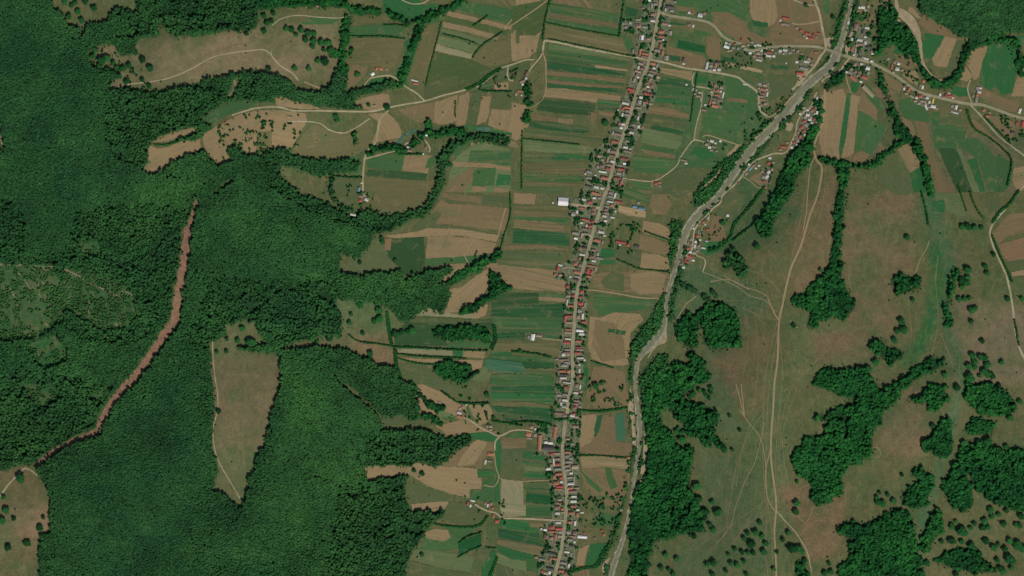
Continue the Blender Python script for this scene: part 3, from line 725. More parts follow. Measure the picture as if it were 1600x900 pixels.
ROADS = [('village_road', 'asphalt', 5.5, "1036 -30 1033 0 1028 27 1022 60 1015 93 1003 123 993 150 982 187 970 223 958 260 950 293 945 303 937 330 928 357 920 387 910 423 903 450 899 480 897 513 894 550 895 577 894 598 888 623 887 640 883 657 881 677 879 707 881 733 885 763 885 787 883 813 880 840 875 867 867 897 860 930"),
 ('side_road', 'asphalt', 4.2, "1033 19 1045 24 1070 28 1100 33 1115 40 1130 57 1145 65 1158 69 1168 78 1180 79 1200 74 1230 72 1255 72 1275 73 1289 76"),
 ('side_road', 'asphalt', 4.6, "1289 76 1296 78.5"), ('side_road', 'asphalt', 4.6, "1322 87.5 1330 90 1360 98 1385 110 1405 122 1425 138 1445 147 1470 153 1500 160 1520 163 1535 164 1560 172 1580 180 1600 185 1640 190"),
 ('side_road', 'dirt', 3.2, "1016 93 1040 98 1070 106 1110 112 1150 120 1162 128 1184 145 1186 165 1190 175 1200 183"),
 ('lane', 'dirt', 3.4, "850 64 857 64 880 68 920 77 985 88 1012 94"), ('lane', 'dirt', 3.0, "850 64 848 82"), ('track', 'track', 1.8, "848 82 852 95 853 110 853 140 848 155"),
 ('lane', 'dirt', 2.2, "848 82 842 92 830 106 824 116"), ('lane', 'dirt', 2.6, "835 93 820 94 800 101 783 107 765 121 750 133 735 138 717 143 693 149 663 158 633 163 607 168 580 174 540 174 500 173 460 173 433 167 400 169 385 173 362 180"),
 ('lane', 'dirt', 2.2, "794 104 793 118 797 126 802 126"), ('track', 'track', 1.8, "800 30 790 45 840 12 855 0"),
 ('lane', 'dirt', 2.4, "663 157 650 145 633 135 618 122 605 118 590 120 578 122"), ('track', 'track', 2, "578 122 570 132 566 138"),
 ('lane', 'dirt', 2.5, "607 172 595 185 590 205 587 222 575 235 570 247 568 262 567 285 568 303 572 310"),
 ('lane', 'dirt', 2.2, "571 248 590 243 612 237 628 232 634 225 648 219 662 218 666 222 672 232 670 238"),
 ('track', 'dirt', 1.8, "172 139 200 132 240 127 270 120 300 107 330 90 360 83 400 78 412 78 422 83"), ('track', 'dirt', 2.4, "422 83 428 92 440 104 455 113 462 120 466 126"), ('track', 'track', 1.4, "424 84 425 75"), ('track', 'track', 1.4, "400 105 420 112 435 118"),
 ('track', 'dirt', 1.6, "425 40 440 29 465 24 500 27 530 28 546 24"), ('lane', 'dirt', 1.8, "618 -6 640 5 660 5 675 -4"),
 ('track', 'dirt', 1.8, "450 190 480 190 500 193 515 203 535 208 550 203 565 194 578 185"), ('track', 'track', 2.4, "475 128 490 134 500 138 506 145"),
 ('side_road', 'dirt', 3.4, "1270 -20 1273 0 1280 20 1285 45 1290 70 1289 78 1282 88 1275 100 1265 112 1250 128 1238 140"), ('lane', 'track', 2.2, "1281 33 1262 37 1245 38 1238 36"), ('lane', 'dirt', 1.6, "1232 -4 1256 6 1274 9"),
 ('lane', 'dirt', 2.6, "1329 90 1322 97 1313 110 1300 118 1290 121 1284 128"), ('lane', 'dirt', 1.8, "1340 60 1337 80 1335 90"), ('lane', 'track', 1.6, "1321 115 1325 132 1330 145"),
 ('track', 'track', 3, "1288 128 1289 150 1287 178 1284 198 1276 215 1272 232 1276 250 1284 262 1281 290 1275 312 1266 335 1258 362 1250 388 1237 416 1228 450 1222 480 1217 505 1215 560 1210 600 1208 640 1205 680 1205 720 1210 760 1213 790 1210 830 1212 870 1214 930"),
 ('track', 'track', 1.6, "1273 245 1266 262 1262 300 1260 330 1255 360"), ('track', 'track', 1.4, "1204 700 1196 740 1200 780 1212 800"), ('track', 'track', 1.3, "1150 600 1158 630 1163 650 1158 600"), ('track', 'track', 1.0, "1155 640 1170 660 1190 690 1198 740"),
 ('track', 'dirt', 1.5, "1213 798 1225 812 1240 828 1252 845 1262 865 1268 893"), ('track', 'track', .9, "1195 660 1180 720 1165 750 1150 790 1142 820 1120 850"), ('track', 'track', .8, "1240 800 1258 816 1268 800 1270 792"),
 ('track', 'track', .9, "1364 700 1372 700 1376 710 1368 716"), ('track', 'track', 1.2, "1452 376 1447 390 1438 405 1430 428"),
 ('lane', 'dirt', 2.4, "1276 144 1272 155 1266 169 1256 175 1248.5 185 1244.7 196 1243.5 207 1237 222 1230 236 1222 240 1209.5 240 1184.5 249 1177 253.5 1169.6 262 1159.6 274.7 1149.7 287 1137 298 1129.7 304.6 1127 311 1124.7 317.5 1114.7 325 1109.7 331 1098.5 342.4 1089.8 352 1084.8 361 1083 374.8 1081 389.7 1073.6 397"),
 ('track', 'dirt', 1.8, "1081 394 1090 400 1100 404 1102 412 1098 425"), ('track', 'track', 1.4, "1160 275 1172 283 1184 293 1196 293"), ('track', 'track', 1.3, "1109 332 1107 345 1098 355 1093 372"), 
 ('lane', 'dirt', 2, "1085 113 1083 118 1083 133 1100 137 1111 140 1112 152"), ('lane', 'dirt', 1.7, "1098 143 1095 170 1088 195 1084 219"), ('lane', 'dirt', 1.9, "1108 226 1097 221 1084 219 1074 230 1062 248 1058 258 1040 273 1020 283 990 281 973 278"), ('track', 'track', 1.5, "1020 283 1018 292"),
 ('track', 'track', 2.4, "1200 183 1210 179 1225 165 1238 150"), ('track', 'track', 2, "1210 190 1196 203 1183 213 1172 222 1158 227 1143 223 1125 217 1105 211 1098 214"), ('track', 'track', 5, "1153 226 1147 235 1137 243"), ('track', 'track', 3.4, "1128 262 1120 275 1108 285 1095 298"),
 ('lane', 'dirt', 2.2, "1515 163 1530 178 1545 195 1560 212 1580 228 1600 243 1620 260"), ('lane', 'dirt', 1.8, "1519 162 1512 140 1516 125"), ('lane', 'dirt', 3.0, "1604 285 1590 303 1575 322 1555 345 1548 357 1547 367 1552 385 1560 403 1573 433 1582 477 1587 520 1597 553 1620 590"),
 ('track', 'dirt', 2.4, "-10 787 0 775 15 755 30 740 38 732 48 735 62 746"), ('track', 'dirt', 1.6, "0 195 2 220 8 240"), ('track', 'dirt', 1.5, "332 533 333 560 336 590 340 615 340 640 333 670 335 700 342 722 355 745 370 770 381 790"),
 ('lane', 'dirt', 2.2, "724 652 735 657 750 668 765 675 780 681 800 673 818 672 832 675"), ('lane', 'dirt', 2.4, "781 682 774 690 773 704"), ('lane', 'dirt', 2.6, "742 788 758 797 775 802 784 809 800 810 830 811 883 814"), ('track', 'track', 1.4, "779 746 795 753 820 752 862 750"), ('track', 'track', 1.6, "772 705 775 730 779 746 772 760 756 758"),
 ('lane', 'track', 1.6, "846 529 870 531 893 533"), ('lane', 'dirt', 4.2, "937 325 915 322 893 320"), ('track', 'track', 2, "910 453 925 453 960 458 1000 465 1030 466"), ('lane', 'dirt', 1.6, "878 420 885 418 900 420"), ('lane', 'dirt', 2.2, "926 372 915 364 908 370"),
 ('track', 'track', 1.0, "1098 425 1125 435 1150 447 1172 462 1196 470 1212 488"), ('track', 'track', 1.1, "1130 430 1160 447 1185 455 1200 464"), ('track', 'track', 1.4, "1110 440 1140 437 1170 452"), ('track', 'track', 1.4, "1062 500 1056 515 1056 530"), ('track', 'track', 1.3, "1088 462 1082 468 1072 475 1058 498"), ('track', 'track', 1.6, "1235 500 1240 509 1247 512"),
 ('track', 'track', 2, "1200 466 1210 490 1217 500"), ('track', 'track', 1.2, "556 738 575 744"), ('track', 'dirt', 1.4, "482 747 492 744 505 746 513 750"), ('track', 'track', 1.6, "724 395 730 408 733 415"), ('track', 'track', 2, "790 325 783 350 778 370"), ('track', 'track', 1.4, "743 370 728 395"),
 ('track', 'track', 1.2, "800 170 830 168 848 155"), ('track', 'track', 1.3, "700 400 710 402"), ('track', 'track', 1.4, "1396 192 1404 198 1415 195"), ('track', 'dirt', 1.6, "1386 12 1390 22 1398 25 1408 26")]

RIVER = ("1332 -30 1330 0 1328 15 1322 40 1316 60 1311 75 1305 90 1295 105 1280 117 1265 130 1252 147 1240 162 1228 177 1212 192 1197 208 1183 222 1169 240 1155 258 1143 277 1131 295 1118 311 1104 322 1090 335 1078 350 1069 370 1064 390 1058 410 1052 430 1045 450 1041 475 1039 500 1035 517 1024 531 1010 545 997 565 993 590 993 605 994 625 998 650 1000 670 998 700 995 725 990 750 988 780 984 800 977 830 969 855 960 880 955 900 948 930",
   [6.0, 6.0, 6.0, 8.0, 9.0, 11.0, 16.0, 16.0, 15.1, 15.1, 16.8, 16.0, 16.0, 16.8, 16.8, 16.0, 15.1, 14.3, 12.6, 11.8, 10.9, 11.8, 13.4, 13.4, 12.6, 9.2, 7.4, 6.4, 5.5, 5.5, 6.4, 12.0, 13.8, 12.0, 7.4, 5.5, 5.5, 6.4, 8.3, 8.3, 7.4, 5.5, 5.5, 5.5, 6.4, 6.4, 7.4, 8.3, 8.3, 8.3])
BROOK = ("1398 -20 1400 0 1402 14 1411 22 1424 35 1432 50 1437 70 1440 90 1445 105 1455 117 1468 125 1480 127", [4, 4, 7, 14, 15, 12, 8, 5, 4, 4, 4, 3])
SANDS = ["984 603 989 622 991 648 994 700 990 706 988 690 986 655 980 640 985 622", "1006 672 1011 690 1011 718 1006 742 1000 757 1001 735 1005 710", "1262 106 1250 120 1243 133 1248 135 1262 118", "1025 508 1035 505 1042 520 1040 535 1025 542 1012 560 1020 540",
 "1216 186 1205 195 1207 200 1220 190", "1288 60 1301 58 1302 64 1297 74 1290 76", "1175 222 1160 240 1145 258 1150 260 1168 240 1182 226", "1402 30 1408 33 1404 42 1400 36", "1300 56 1303 66 1298 70", "1320 72 1328 70 1330 88 1322 87", "954 870 950 880 944 895 940 890 944 878", "1240 195 1232 190 1225 200 1235 205", "1590 106 1600 105 1600 112 1592 111"]
FAINT = ["1218 505 1208 560 1202 600 1199 640 1197 690 1197 740 1200 790 1206 830 1207 870 1210 905", "1220 480 1205 540 1196 590 1193 640 1192 700 1194 760 1198 800 1196 850 1200 900", "1216 520 1222 570 1220 620 1214 680 1212 740 1218 790 1230 830", "1213 640 1222 690 1228 740 1240 780", "1240 600 1225 640 1216 700 1215 760", "1262 560 1240 620 1222 680 1216 740", "1285 610 1255 650 1230 700 1218 760", "1215 790 1190 800 1160 830 1130 865 1100 895", "1212 770 1185 790 1150 815 1110 840 1085 860", "1195 640 1170 680 1150 730 1140 790 1130 850", "1178 650 1160 700 1150 760", "1222 480 1200 462 1170 450 1140 430 1115 422", "1222 490 1195 478 1165 470 1130 468 1105 450", "1225 465 1205 440 1180 425 1150 420", "1218 500 1190 495 1160 480", "1228 440 1215 410 1200 390", "1262 262 1258 300 1250 345 1238 400 1230 440", "1290 262 1288 300 1280 340 1268 370", "1180 500 1185 550 1182 600 1176 640", "1165 490 1168 540 1160 590", "1192 520 1194 570 1190 620", "1230 830 1245 850 1275 860 1300 850", "1220 800 1250 805 1290 800 1330 775", "1238 770 1262 758 1300 740", "1500 560 1498 610 1490 650", "1520 620 1500 600 1485 560 1470 520", "1430 430 1420 470 1425 520", "1466 400 1462 440 1466 500 1455 560", "1380 720 1400 690 1430 660", "1150 420 1130 430 1110 418", "1110 500 1105 470 1090 450", "1210 620 1240 600 1280 560 1300 540", "200 118 240 112 300 95 370 70 410 66", "430 92 460 85 500 92", "380 560 384 620 378 680 384 740", "700 320 702 360 690 390", "940 500 948 530 946 560 935 600", "965 500 958 540 962 580", "1000 500 975 510 960 540", "950 660 940 690 945 705", "920 735 935 755 940 775", "745 250 720 262 708 290", "770 250 745 262 730 285 725 310"]
YARDS = ["1010 0 1058 0 1052 20 1044 50 1042 70 1032 100 1030 120 1022 160 1010 175 1004 205 992 225 985 255 978 285 965 330 955 345 940 370 938 405 930 430 920 445 918 500 912 555 910 610 908 660 905 700 905 765 905 830 900 870 885 900 845 900 840 870 855 850 848 825 862 805 862 770 855 745 852 715 868 700 868 650 868 600 874 550 880 500 886 445 895 400 900 360 890 330 905 310 915 280 925 240 950 215 962 180 975 150 985 120 995 70 995 40 1005 20",
 "840 660 870 666 866 712 838 712", "1100 95 1128 98 1126 116 1100 112", "1108 128 1132 130 1128 170 1106 168", "1182 128 1202 130 1200 168 1184 165", "1250 168 1278 160 1276 190 1262 210 1240 232 1240 215 1250 190", "1066 380 1090 365 1095 390 1085 405 1075 415 1064 418",
 "1325 45 1358 38 1362 72 1345 92 1326 88", "1325 105 1362 98 1356 126 1335 128", "1430 145 1455 150 1460 172 1438 165", "888 310 925 308 925 335 890 338", "1170 60 1205 76 1205 92 1178 96", "1216 74 1240 74 1238 86 1216 85", "1250 88 1270 92 1266 112 1245 118", "880 410 908 408 906 440 864 436", "965 30 1018 36 1015 56 970 50", "1188 262 1208 258 1205 288 1190 296"]
# ---- buildings: x y w h colour [rotation, degrees clockwise in the photo]
RC = dict(R='#ac4a40', O='#b06c4e', B='#82675a', D='#4b4848', W='#bdbbb0', V='#e2e2dc', G='#88857a', P='#988770', S='#5d8797', Y='#d8b64a', T='#94796a')
BLD = """1014.8 1 4 3 V;1018.5 9.3 3 8 G;1024 7 6 4 G;1020.4 23 8 5 T;1018.5 28.6 7 4 D;1020 33 8 3.5 W;1005 13 6 2.4 G;997 31 8 2.4 G;997 41 9 7 T;985 36 5 5 G;974 37 4 4 G;978 43 5 4 G;1008 42.5 9 4 G
1003.6 59 4 8 V;999.6 58.5 2.4 9 G;1013.5 61 7 4 T;1000 82 4 11 O;1008.5 84.5 11 4 O;1007.5 89 12 3.4 B;988.6 81 4 8 T;1001.7 99.6 9 4 T;1004.5 107.7 8 4 B;997.5 106 3 6 W;1008 104 5 3 G
1046 1 12 4 B;1054.6 3.5 5 4 G;1047 11.5 12 6 D;1039.7 15.5 2.4 5 W;1049.7 17.5 6 4 G;1038.5 37.4 10 4 T;1046 40 5 3 W;1033.5 49.8 9 5 O;1047 52 6 7 G;1033.5 57.5 10 4 O;1036.4 62.5 3 3 W;1032 63.5 6 3 B;1032 72.5 4 8 O;1034.9 83.4 4 8 O
1027 79 9 4.5 G;1041 91 7 8 G;1020.6 99.6 9 4 O;1026.4 103.5 3 8 G;1022 107 5 3 W;1068 93.4 5 6 D;1068 99.8 5 3 W;1076.4 38.6 6.5 5 B;1083 41 3 5 W;1077 20 5 4 W;1081.5 21.5 4 4.5 O;1094 24 8 7 W;1100.7 21.5 4.5 5 T;1104.5 103 4 12 W
997 112 10 3.4 T;994.8 117.5 4 5 B;991 125 4 7 T;997 121 4 3 W;986 140.5 12 4 R;983.5 144.8 4 4.6 R;977.3 161.7 12 4 W;980.5 168.5 11 4 O;973.6 169.8 3 5 R;981 173.5 8 3 T;979.8 179.7 9 3.6 G;972.4 179.7 3.4 6 W;966 172 4 3 G;968 193.4 4 4.6 O;973.6 194.5 6 4.5 W;971 200 6 4 W;965.6 210 12 4 T;957.6 208 3.6 6 G;961 221.5 13 3.4 O
1021 112.5 12 3.2 B;1017 117.3 9 4 G;1028.6 120.6 6 5 P;1016 124.6 4 6 T;1011.6 130 4 3.6 R;1018.8 134.3 4 5 O;1012.4 135.8 5 3 W;1007 138 5 3 O;1010 146.7 9 4.4 R;1017 148 4 4.6 R;1014.7 141.4 5 3 G;1001.6 152.6 6 4 W;999 160 6 7 G;1009.9 159.8 5 3 R;1005.8 163 2.6 8 G;1017 162.5 6 3 G;998 168.6 10 2.6 P;997 184.7 3 6 W;991 195.6 8 3 G;987 201.4 9 3.6 D;997.6 198.5 4 5 W;987 207.5 8 4 W;1003.5 199.4 3 4 T;1072.6 132.4 4 2.4 W
956 222.5 3 7 O;959 237 9 4.4 B;951 235.6 4.6 6 G;957 243.7 11 3 B;949 250 3 9 T;957 252.6 7 3 W;936.7 244 7 4.6 P;941.5 250 5 3 G;933.6 261 4 5 G;940.4 259.6 7 5 B;953 258.4 10 3 T;950.2 264 8 4.6 R;941.6 268.6 13 2.8 W;920.5 268.6 9 4.6 G;914.6 272 2.6 3 W;920 278.4 9 2.6 G;930.5 273.8 4 3 W;945 278.6 12 4.6 O;932 292.5 9 4.6 W;941 294.5 7 4 W;920 291.6 11 3 D;931.5 302.8 15 3.6 O;928.6 309.6 6 3 W;936.6 309.8 6 3 G;912.4 312.2 6 2.8 W;921.8 316.4 8 5 R;910 325.4 10 3.6 O;927.6 327 7 5.6 B
980.3 221 7 2.4 G;977.4 230.4 8 3.8 W;985 232.8 4 3.6 G;980.7 237 13 2.2 P;974.7 248.4 10 4.8 R;975.6 255.8 5 3 V;968.6 258.8 7 2.8 G;971 265 13 4 R;967 271.4 8 3.6 G;973.6 272 2.8 7 G;964.7 278.8 11 3.2 R;969.7 287 3 9 R;972.6 281.5 2.2 9 G;954.4 302 7 4 G;953.6 307.4 7 3.4 G;960.8 306 2.8 9 W;953.6 315.4 10 3 W;967 315.6 13 3.2 R;956.8 321 6 4 O;948.5 323 7 3 G;961.6 330.4 3 2.4 W;947 328 6 4 B;992 323.4 8 4 S;1002.7 326 11 4.6 S;998 317 5 4 G;1025 286.6 7 6 R;1030.8 291 5 3 G;1031 285.4 4 2.4 P
896 334.6 7 7 G;901.6 331.4 3 5.6 W;915.5 343.6 14 2.8 R;925.4 346.6 5.6 5 R;922.4 353.6 7 4.6 R;916.4 353 3 4.6 W;908.6 348.4 5 2.4 W;915.5 358.2 12 3 B;899.4 364.6 11 4.6 G;899.6 372.8 6 3 V;908.6 368.8 2.8 9 P;916 365.6 8 3.4 P;927 333 6 5 B;906.6 388.6 4 5 O;914 388 8 4 D;909.6 398 9 3.6 W;906 404 3.6 5.4 O;898.8 412.6 6 5.4 O;901 418.6 5 3.6 D;906.4 415 4.6 5 T;902 425.6 11 4.8 O;871.6 420 4.4 8.6 R;875.4 414.6 7 2.8 W;867.4 429.6 5 5 O;875.6 430 5.6 4 T;903 432.6 10 3 G;891 432.6 3.6 3 W;900.6 437 8 3.6 D
947.6 333 8 4 T;944.4 338 7 3.4 W;946 345.4 6 3.4 W;957 340 7 2.8 W;939.6 362.8 10 4 W;935.6 360 3 2 O;944.6 368.4 4.6 2.8 W;933.6 376 11 4.6 O;941.4 379 3 6 G;928 391 8 3 T;933.8 397.4 3.4 6 G;925 401.4 8 5.2 B;937 403.6 11 3.2 G;927.6 408 7 2.8 W;924.8 416 12 2.8 O;918.6 423.6 5 9 R;923.6 426 5 6 R;930.4 421 3.4 8 P;921 432 9 3.2 O;969.6 378.6 16 4 R 10;981.4 383 5 5 R;968.4 382.6 4 2.6 W;994.5 384.8 7.6 5.6 D
886.6 448 5.6 5.6 R;896.4 455 6 4 G;895.5 462.2 6 3.6 R;887.9 463 6 3.6 G;886 473 2.4 11 W;891.8 478 9 4 O;889.4 494 13 3.6 R;882.9 498.6 3.8 9 R;889.4 504 12 2.8 P;887.9 515.2 11 3 O;887.6 519.6 12 3.2 P;886 535.4 11 5 R;887.6 529.8 10 2.2 W;832.5 527 6.6 10.6 V;842.4 524.7 9.6 4.8 T;825.8 527 3 5 G;886.6 546.8 9 3 G;885.6 551 11 3 B
909 456 5.6 5.2 R;908.2 464.3 7 2.8 R;907 474.6 8.4 5.4 R;910.5 480.2 4 3.6 O;914 476.6 2.6 8 G;906 485.6 7 6 G;903.6 495.4 5.4 5.6 T;910.3 494.6 3.6 9.6 W;912 503.4 7.4 4 R;906 516.8 12 3.4 V;909 521.8 9 5 W;904.7 533.4 10 3.6 O;904.2 543 9 2.8 R;905.6 546.6 11 3 G;903 551.6 11 4 R
880.6 554.4 6 4.8 W;887 554 6 4 T;881.6 562.2 15 2.8 T;870 561.6 6 2.4 G;885.6 566.6 9 2.8 G;882 571.2 10 4.4 G;878.6 580 12 3.8 O;888.2 580.6 5.4 5.4 O;882 586 14 2.6 D;880 590.6 12 3.6 W;874.8 594 3 6 T;886 598 13 2.4 W;885 605.2 7.6 4 R;883.6 616.8 9 3.8 G;873.5 618 6 3.6 G;874.4 625 3.8 5.6 T;883 625.4 9.4 3.6 W;877 631.4 3.6 6 W;881.6 635.4 8 4.4 G;885.4 637.4 2.6 2.6 Y;874 646 16 3.6 B 6;882.6 649.4 7 4.4 B
907 559.4 12 2.8 W;913.4 562.5 3 3 W;905.3 570 3.6 3.4 W;905.3 579.4 2.8 7 W;905.7 587.4 4.6 4.8 R;901.6 602.4 6 5.6 T;906.4 605 2.4 8 W;899.8 614 8 3 W;907.4 612 4.6 5 T;901 626.6 8 3.2 T;898.5 636.8 6 4.6 R;900.2 631.6 8 3.4 T;906 636 4 4 G;894.6 649.6 8 4 W;897.8 646.6 5.6 2.6 R;901.2 652 5.4 5 P
825.6 678.7 9 7 O;827.4 685 9 3 G;830.5 667.4 6.6 5.4 T;836.4 670.6 3 4 W;836.4 680 5 5 G;866.9 676 6 20 O 8;843 692 5.4 26 O 3;853.4 691.4 6 3.6 V;860.4 692.6 8 3.6 V;856.7 700.4 18 8 D 4;861 709.4 8 4.6 R;870.6 708.6 11 3 T;871.4 717 9 3.6 T;871.6 725.4 9 4.6 R;865.4 722 2.2 12 W;857 732.6 8 4.6 W;872 733 12 3.6 G;861.6 727 4.6 4 T;873 740.8 11 4.6 O;866 745.6 4.6 6 O;877 747 5.6 5 R;868.6 755 9 6.4 O;877.4 753 5 4 W;874.6 760.4 12 3.4 R;872.6 764.4 12 2.8 O
899.7 666.4 9.6 3.6 T;887.4 686 7 3.6 P;895 694 5.4 3 G;887.4 706.7 9 3.6 O;886.6 713 7 3.4 G;892 716.6 6 3.6 G;889.7 721.4 11 4.2 G;886 728 8 2.8 T;898.4 729.7 11 6 P;887 734.6 9 3.2 G;892.4 739.6 5 3.4 W;890.6 746.4 9 2.8 G;897 749.6 2.8 9 G;892 755.8 11 4.4 W;890.6 763 8 3.6 O;901.4 762.6 8 2.6 T;896 768 12 3.4 B
875 781 7 3 G;871 786.4 5 3 T;875 786.8 5 3 R;896.7 776 9 2.8 W;896 783.4 10 4 W;896 791.4 9 3.8 O;871 792.6 8 5 B;878.6 795.8 4.6 4.4 O;871.4 802 8 4.4 W;879 800.6 6 2.6 P;872.5 816.6 9 3.4 W;861.4 824.4 7.6 6.4 R;873.8 826.4 11 4.6 R;863.5 830.6 15 2.6 O;852 828 6 3.6 V;846 826.6 3.6 3.6 W;876.4 831.6 6.6 3.6 G;868 839 4.4 8.6 O;861.4 841.4 6 4.6 T;853.4 839 7 7.4 B;874.8 838.4 6.6 3.6 G;861 864.6 13 4.4 D 12;859.8 874.4 3.6 6.4 O;847 874 11 3.6 G 10;838.4 871 5 3.6 P;867.6 873 8 3.4 O;859.6 888.4 12 3 D 10;852.6 895.6 7 5 P;847.4 893 3.6 4 R;858.6 895 4.4 5 W
892.6 801.7 9 4.8 O;902 804.6 4.6 6 O;909.6 801 5.6 2.4 W;903 796.6 5 2.8 W;891 816 6.6 4.4 O;898.6 818 3.6 8 W;888.4 831.6 7 5.6 G;898 832.8 7.4 7.4 B;912.7 832.8 3.4 3.6 R;909.8 839 16 4.6 V;895 838.6 10 2.2 T;891.4 843.4 9 4 G;893.4 853 6.6 4.8 D;897.6 847 3.6 3.6 W;886 862.7 9 2.8 W;892 867 2.8 7 G;881 879.6 11 4 G;888.8 884 3.6 6 W;878 885.6 5 3.6 G;877.4 892.4 9 4 O;883.8 896 3.8 6 R;940.8 829 5 3 R;943.4 835.4 4 4.6 O;929.5 841 5 3 B
1135.3 73.4 9 5 V 20;1134.7 67.4 4 3.6 W;1140 68.6 4.6 4 G;1148.6 68.6 4 4 R;1146 75 6 4.6 G;1153.4 76 4.8 4 G;1158.4 62 3 5.6 R;1168.3 70.6 4.6 3 T;1185.8 71 8 2.4 W;1179.5 71.6 4 3 W;1184.5 83.7 6 5 P;1187 89.6 8 4.4 B;1185.8 94.4 10 2.4 W;1202.4 82 8 3.6 R;1201 87.4 9 3.8 W;1111 103.2 5 4.6 G;1110 109.4 6 3 G;1117.9 102.3 3.6 8.6 O;1116 109.6 5 3.6 W;1123.5 109 5.6 4.6 W;1122.6 98.4 7 5.6 D
1117.3 133.5 4.8 4.6 O;1121 141.6 5 4.6 O;1121 149 9 3.6 O;1127.4 137 5.4 4.6 P;1118.4 153.6 9 3.4 D;1129.9 148.7 2.4 10 W;1109.4 160.4 3 9 O;1117.4 166 11 4.6 O;1082.4 139.7 4 5.6 G;1087.8 141.6 4 4.6 G;1091 150.6 8 3.6 T;1093.4 145 5 2.2 W;1094.6 156 2.6 6 G;1099.9 172 8 4.2 B;1187 131.4 6.4 3.6 G;1195 133.4 7.6 3.6 P;1192 139.7 8 3.8 O 15;1193 146.2 7 3.8 R 15;1198.6 147.4 2.8 8 W;1191.4 155.9 8 2.8 O;1195.9 162 5.4 4.6 T;1163.4 132 6 2.2 W
1227.9 28.8 11.6 4 R 14;1219 32 3 4 W;1228.5 38.4 10 3.6 G;1251.4 48 5 4.6 R;1262 52.6 8.4 3.6 R;1271.2 54.8 4 5 R;1279.6 52 6 2.2 R;1267 60 9 2.6 R;1260.4 59.6 3 3 W;1180 77 0 0 x;1226.6 78.4 7.6 4.6 W;1219 79.8 5.4 5 W;1234.4 82.6 5.6 3.6 G;1246 81 5.4 5.6 G;1275 82 6.6 3 O;1259.9 96.4 9 4.6 W;1256 107 14 4.6 G;1228 99 2.4 3 W;1250 115 13 5 R 5;1253.6 99.6 0 0 x
1348.2 11.6 7 5.4 W;1356.4 10.6 4 5 P;1337 42.3 7 12 B 10;1329 53.5 4.6 8.6 P 20;1348.6 50 4.6 7.6 D 15;1354.8 44 7.6 3.6 W;1336.6 53.6 0 0 x;1343.6 63 9 4.4 W;1352 67.4 5 5.6 W;1345.6 69.4 7.6 4 B;1331 76.6 4.6 7.6 R;1342.4 81.4 5.6 7 D;1353.5 92 8.6 3 W;1346 100 5 3 W;1356 106.8 7 5.6 V;1335.5 101 5.6 6 T;1393 105 3 9 R;1397.8 97 5.4 6 T;1402 108 7 6 W
1333.6 122.6 14 6 O 40;1328.4 114.6 8 3.6 G 30;1336.6 112.4 4 4 T;1343 113 5.4 5 B;1350.4 121 9 4.6 R 22;1356.6 143 25 6.6 P 45;1414 133.6 4.8 4.6 D;1420 139.9 5 7.6 O 25;1412.5 139 3.6 4.6 W;1438 150 6 5.6 R;1425 151 9 3.6 P 30;1437.6 133.6 3.6 5.6 T;1442.9 127 5 5 O;1441.4 136.6 3.4 6 W;1442.4 158.4 10 4 P;1447 168 3.6 9 W 340;1448.6 153 5 4.6 W
1457.5 158 3 9 Y;1458 166.6 9 5.4 W;1468.7 148.4 4 4.8 W;1478.4 148.8 5.6 6.4 R;1485.4 150.4 7 3.6 R;1493.6 168 4.6 7.4 W;1493 176.6 9.6 3 W;1487 174.7 2.4 3 W;1526.6 148.8 4.6 5.6 O 15;1530 143.8 6.4 5 W;1525.2 156.4 4.4 9 G 15;1527 138.6 4.6 6 G;1537 172 5.4 5.6 O 30;1543.4 181.6 8 3.8 O 12;1588.9 192.8 4 6 R 10;1597.6 194.6 4.6 9.6 R 10;1582.6 207.4 7 5.4 D;1593 173.6 4.4 8.6 W 20
1256.2 189.8 5.6 3.8 R;1252.4 199 5.6 6 R;1255.4 205.4 4.6 4.6 R;1249.7 214 3 5.6 R;1240.6 222.8 5 2.8 R;1246 220 4 4.6 G;1271.5 171 6.6 2.8 R;1272.4 186 4.6 4.8 R;1262 179.6 6.6 5 W;1265 187.4 6.4 3.6 W;1276.4 177 3.6 7 W;1260 196.4 3.6 7 G 330;1276.5 153.7 2.8 5.6 W;1269 145.6 4 2.4 R;1225 229.6 10 3.6 R;1237 230.6 4.6 4.4 W;1257 168.6 5.6 3.6 P
1112.3 220.6 6.6 4.6 W;1108.6 230.4 5.6 4.6 W;1115.6 229.6 7.6 4 B;1125.6 220.5 3.8 3.8 W;1068 250.6 11 2.8 T;1072 255.4 4.6 2.8 W;1201 255.4 5.8 4.8 R 10;1177 259 4.6 4.6 B 320;1172.7 264 8 3 S 310;1165.9 272 6 4 G 310;1200.5 269 6 5 W 315;1198 276 7 5 W 315;1193.9 284.4 6 2.8 R 20;1196.4 293 4 3 O 30;1203 283 3 8 D 30;1154 286.6 3.6 2.8 R
1099 347.4 5.6 4.6 O;1111.4 326 3.6 2.8 O;1106 340.6 3.6 5.6 G 35;1137 336.8 4.6 4.4 W;1089 369 5.2 5.4 R;1105.4 359 5.8 3.6 R 15;1091.4 362.4 2.2 6.4 S 10;1075.5 388 6 3.8 R 10;1085.4 385 4 6.6 W 10;1079 374.8 3.6 4.4 P;1099 387.8 7 2.6 W;1079 401.4 8.6 4.4 R 25;1070.6 406.6 4 8 R;1074.4 409.4 5 4 R;1068 418 5 3.6 W;1104 377 5 2.2 W
723.6 634 4.8 7.6 B 15;729 632 3.8 2.8 W;718.6 638.8 3.6 4.6 G;718 645 7.4 4.6 W 15;718.4 651 8.6 3.8 O 15;687.5 629 6 3.6 G;761.2 666 4.4 4.8 T;767 666.6 4.6 4.4 P;767 672 5.6 2.8 G;772 674.6 3.8 2.8 O
